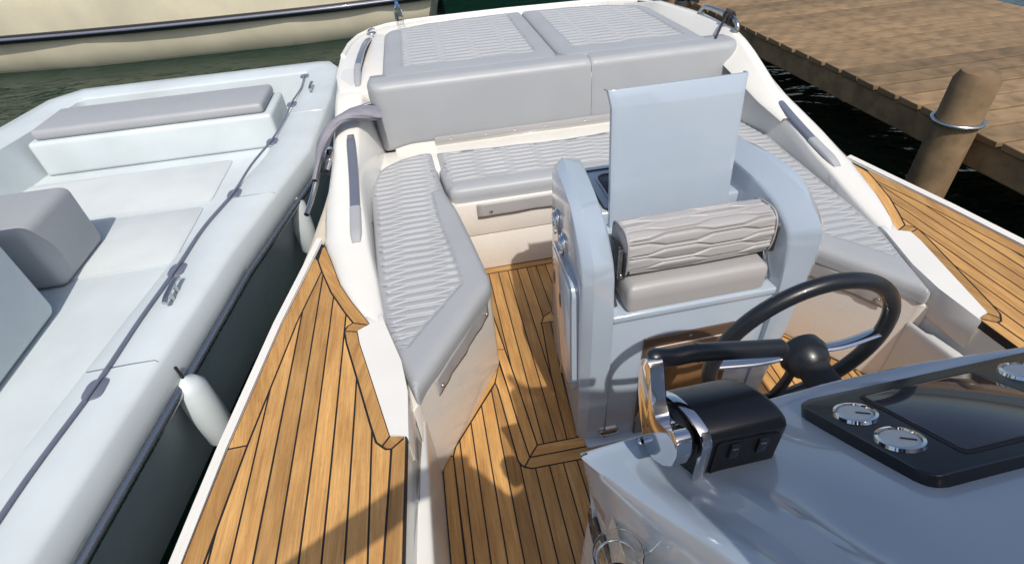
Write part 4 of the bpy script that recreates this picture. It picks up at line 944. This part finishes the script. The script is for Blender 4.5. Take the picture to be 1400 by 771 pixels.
prism('cockpit_floor', inset(npoly, .32), .0, .03, PALE, nb)
box('aft_bench', (-3.0, 4.3, .03), (-1.25, 4.85, .30), PALE, nb, .03, 3); box('bench_seat', (-2.95, 4.33, .30), (-1.3, 4.82, .38), VINYL, nb, .03, 4)
box('console', (-2.9, 1.7, .03), (-2.1, 2.5, .75), PALE, nb, .06, 4); box('console_seat', (-2.85, 2.7, .03), (-2.15, 3.2, .42), VINYL, nb, .05, 4)
box('bow_locker', (-3.3, -1.8, .03), (-1.9, .2, .26), PALE, nb, .04, 3)
for (x0, y0) in ((-3.25, -1.7), (-2.58, -1.7)): box('bow_cushion', (x0, y0, .262), (x0+.64, y0+1.8, .33), VINYL, nb, .03, 4)
for k in range(6):
    y0 = -.1+k*.72
    if k != 2 and k != 3: prism('non_skid_panel', roundpoly([(-3.3, y0), (-1.75+k*.03, y0), (-1.75+k*.03, y0+.66), (-3.3, y0+.66)], .05), .03, .036, NONSKID, nb, .001)
for (x, y) in ((-1.22, 2.0), (-.93, 4.6), (-1.5, -.6)):
    c_ = tube('deck_cleat', smooth_path([(x-.02, y-.09, .385), (x-.02, y-.05, .395), (x-.02, y+.05, .395), (x-.02, y+.09, .385)]), .011, STEEL, nb, 10); tube('foot', [(x-.02, y-.03, .35), (x-.02, y-.03, .39)], .01, STEEL, c_); tube('foot', [(x-.02, y+.03, .35), (x-.02, y+.03, .39)], .01, STEEL, c_)
gl = []
for i, (gx_, gy_) in enumerate([(-1.50, -1.3), (-1.42, -.6), (-1.35, .1), (-1.27, .8), (-1.19, 1.5), (-1.12, 2.2), (-1.02, 2.9), (-.93, 3.6), (-.90, 4.3), (-.89, 5.0)]):
    gx_ -= .17; prism('line_patch', roundpoly([(gx_-.035, gy_-.05), (gx_+.035, gy_-.05), (gx_+.035, gy_+.05), (gx_-.035, gy_+.05)], .03), .349, .358, RAIL, nb, .002)
    gl += [(gx_, gy_, .364), (gx_+.028, gy_+.35, .362)]
tube('grab_line', smooth_path(gl[:-1], 5), .007, RAIL, nb, 8)
for k in range(5):
    yy = -.9+k*1.25; xx = float(np.interp(yy, [-2, -.5, 1, 2.3, 3.4, 4.4], [-1.62, -1.45, -1.25, -1.06, -.82, -.77]))
    tube('tube_seam', [(xx-.002, yy, .25), (xx-.012, yy, .325), (xx-.032, yy, .352), (xx-.12, yy, .3545), (xx-.27, yy, .352)], .0028, STEEL, nb, 6)
prism('locker_lid', roundpoly([(-2.9, 4.36), (-1.35, 4.36), (-1.35, 4.40), (-2.9, 4.40)], .01), .18, .20, BLACKM, nb)
rows = [[(-2.5+.42*math.sin(a)*(1-.15*v), 1.95-.30*math.cos(a)+.12*v, .75+.32*v) for a in np.linspace(-1.5, 1.5, 20)] for v in (0, .5, 1)]
o = link('console_screen', grid_me('console_screen', rows), thin('smoked_screen', (.04, .05, .06), .55), nb, 180); o.modifiers.new('t', 'SOLIDIFY').thickness = .006
tube('console_wheel', [(-2.5+.17*math.cos(a), 2.58+.03*math.sin(a), .72+.16*math.sin(a)) for a in np.linspace(0, 2*math.pi, 30)[:-1]], .013, BLACK, nb, 10, closed=True)
tube('wheel_column', [(-2.5, 2.45, .70), (-2.5, 2.58, .72)], .03, BLACK, nb)
tube('rub_rail', [(x, y, .20) for x, y in inset(npoly, -.004)], .022, STEEL, nb, 8, closed=True)
for (x, y) in ((-1.28, 1.6), (-1.03, 3.0)):
    f_ = empty('fender', (x+.16, y, .1), 'white cylindrical fender hanging between the two hulls, '+('abreast the helm' if y < 2 else 'near the sterns'), 'fender', 'fenders between the boats')
    x += .135 if y < 2 else .10
    lathe('body', [(0, -.2), (.04, -.195), (.062, -.16), (.065, 0), (.062, .16), (.04, .195), (.015, .21), (0, .22)], (x+.0, y, 0.02), (0, 0, 1), PALE, f_, 20)
    tube('lanyard', [(x, y, .21), (x, y, .30)], .006, BLACKM, f_, 6)
# cream boat across the water astern
cb = empty('cream_boat', (-3, 10.5, -.45), 'cream hulled boat with a black rubbing strake, moored across the stern', 'motorboat')
def hullrow(z, off, x1):
    return [(x1, 12.2-off*0, z), (x1, 11.4, z), (x1-.06, 10.2+off, z), (x1-.22, 9.8+off, z), (-.6, 9.62+off, z), (-2, 9.5+off, z), (-5, 9.55+off, z), (-9, 10.1+off, z), (-11.5, 11.2+off, z), (-12, 12.2, z)]
rows = [hullrow(z, o_, x) for z, o_, x in ((-.8, .40, .25), (-.47, .16, .36), (-.36, .06, .40), (-.20, .0, .44), (-.02, -.03, .50), (.0, -.03, .50), (.12, -.03, .54), (.14, -.03, .54), (.42, -.06, .60), (.60, -.04, .62), (.64, .05, .6), (.65, .5, .5))]
link('hull', grid_me('hull', rows), HULLCREAM, cb, 50)
sp_ = [(x, y, z) for x, y, z in hullrow(.06, -.05, .55)]
st_ = tube('rub_strake', smooth_path(sp_, 5), .062, BLACK, cb, 14, flat=1.0)
tube('strake_stripe', smooth_path([(x, y-.056, z+.012) for x, y, z in sp_], 5), .022, RAIL, st_, 8)
prism('deck', [(.6, 12.2), (.55, 10.2), (-.6, 9.8), (-5, 9.75), (-9, 10.3), (-11.5, 12.2)], .60, .66, HULLCREAM, cb)
box('cabin', (-8, 10.6, .66), (-3, 12.2, 1.3), HULLCREAM, cb, .1, 3)
for x in (-7.4, -6.2, -5, -3.9): prism('cabin_window', roundpoly([(x, .85), (x+.8, .85), (x+.8, 1.15), (x, 1.15)], .08), 0, .02, TINT, cb, frame=(Vector((0, 10.6, 0)), (1, 0, 0), (0, 0, 1), (0, -1, 0)))
for x in (-1.9, -1.2, -.5): tube('stanchion', [(x, 9.85, .66), (x, 9.85, 1.1)], .012, STEEL, cb)
tube('guard_wire', [(-1.9, 9.85, 1.09), (-.5, 9.85, 1.09)], .008, STEEL, cb)
# dark boat beyond
db = empty('dark_boat', (2, 13, -.45), 'near black hull of a larger boat lying beyond the cream one', 'boat')
def drow(z, off): return [(-6, 16, z), (-6, 13.0+off, z), (-2, 12.3+off, z), (1.2, 12.2+off, z), (3.2, 13.2+off, z), (4.6, 15.5+off, z), (5, 16.5, z)]
link('hull', grid_me('hull', [drow(-.7, .3), drow(-.3, .1), drow(.4, -.1), drow(1.4, -.35), drow(1.45, -.2)]), HULLDARK, db, 50)
prism('deck', [(p[0], p[1]) for p in drow(0, .0)], 1.3, 1.4, WHITE, db)
box('deckhouse', (-4, 13.8, 1.4), (1.5, 15.6, 2.6), WHITE, db, .12, 3)
for x in (-3.4, -2.0, -.6, .6): prism('deckhouse_window', roundpoly([(x, 1.8), (x+.8, 1.8), (x+.8, 2.25), (x, 2.25)], .08), 0, .02, TINT, db, frame=(Vector((0, 13.8, 0)), (1, 0, 0), (0, 0, 1), (0, -1, 0)))
# timber dock to starboard
dk = empty('timber_dock', (4.6, 3, -.45), 'weathered timber dock running along the starboard side', 'dock')
y = -3.0
proto = None
while y < 12:
    w_ = .19
    if proto is None:
        proto = box('dock_plank', (3.42, y, .17), (6.4, y+w_, .215), WOODP, dk, .005, 1); y0_ = y
    else:
        c = proto.copy(); COL.objects.link(c); c.location.y += y-y0_; c.location.x += random.uniform(-.012, .012); c.location.z += random.uniform(-.003, .003)
    y += w_+.026
for x in (3.5, 4.9, 6.3): box('dock_beam', (x-.06, -3, -.02), (x+.06, 12, .165), WOODP, dk, .01, 1)
for y in (-1.5, 2.6, 6.9, 10.8):
    p = empty('mooring_pile', (3.3, y, -.45), {-1.5: 'weathered timber pile at the near end of the dock, abreast the console', 2.6: 'weathered timber pile on the dock edge abreast the aft bench', 6.9: 'weathered timber pile on the dock edge just beyond the stern', 10.8: 'weathered timber pile at the far end of the dock'}[y], 'pile', 'mooring piles along the dock')
    lathe('shaft', [(.13, -1.2), (.13, -.3), (.125, .55), (.10, .60), (0, .62)], (3.27, y, 0), (0, 0, 1), WOODP, p, 18)
    tube('mooring_ring', [(3.27+.14*math.cos(a), y+.14*math.sin(a), .30) for a in np.linspace(0, 2*math.pi, 25)[:-1]], .014, STEEL, p, 8, closed=True)
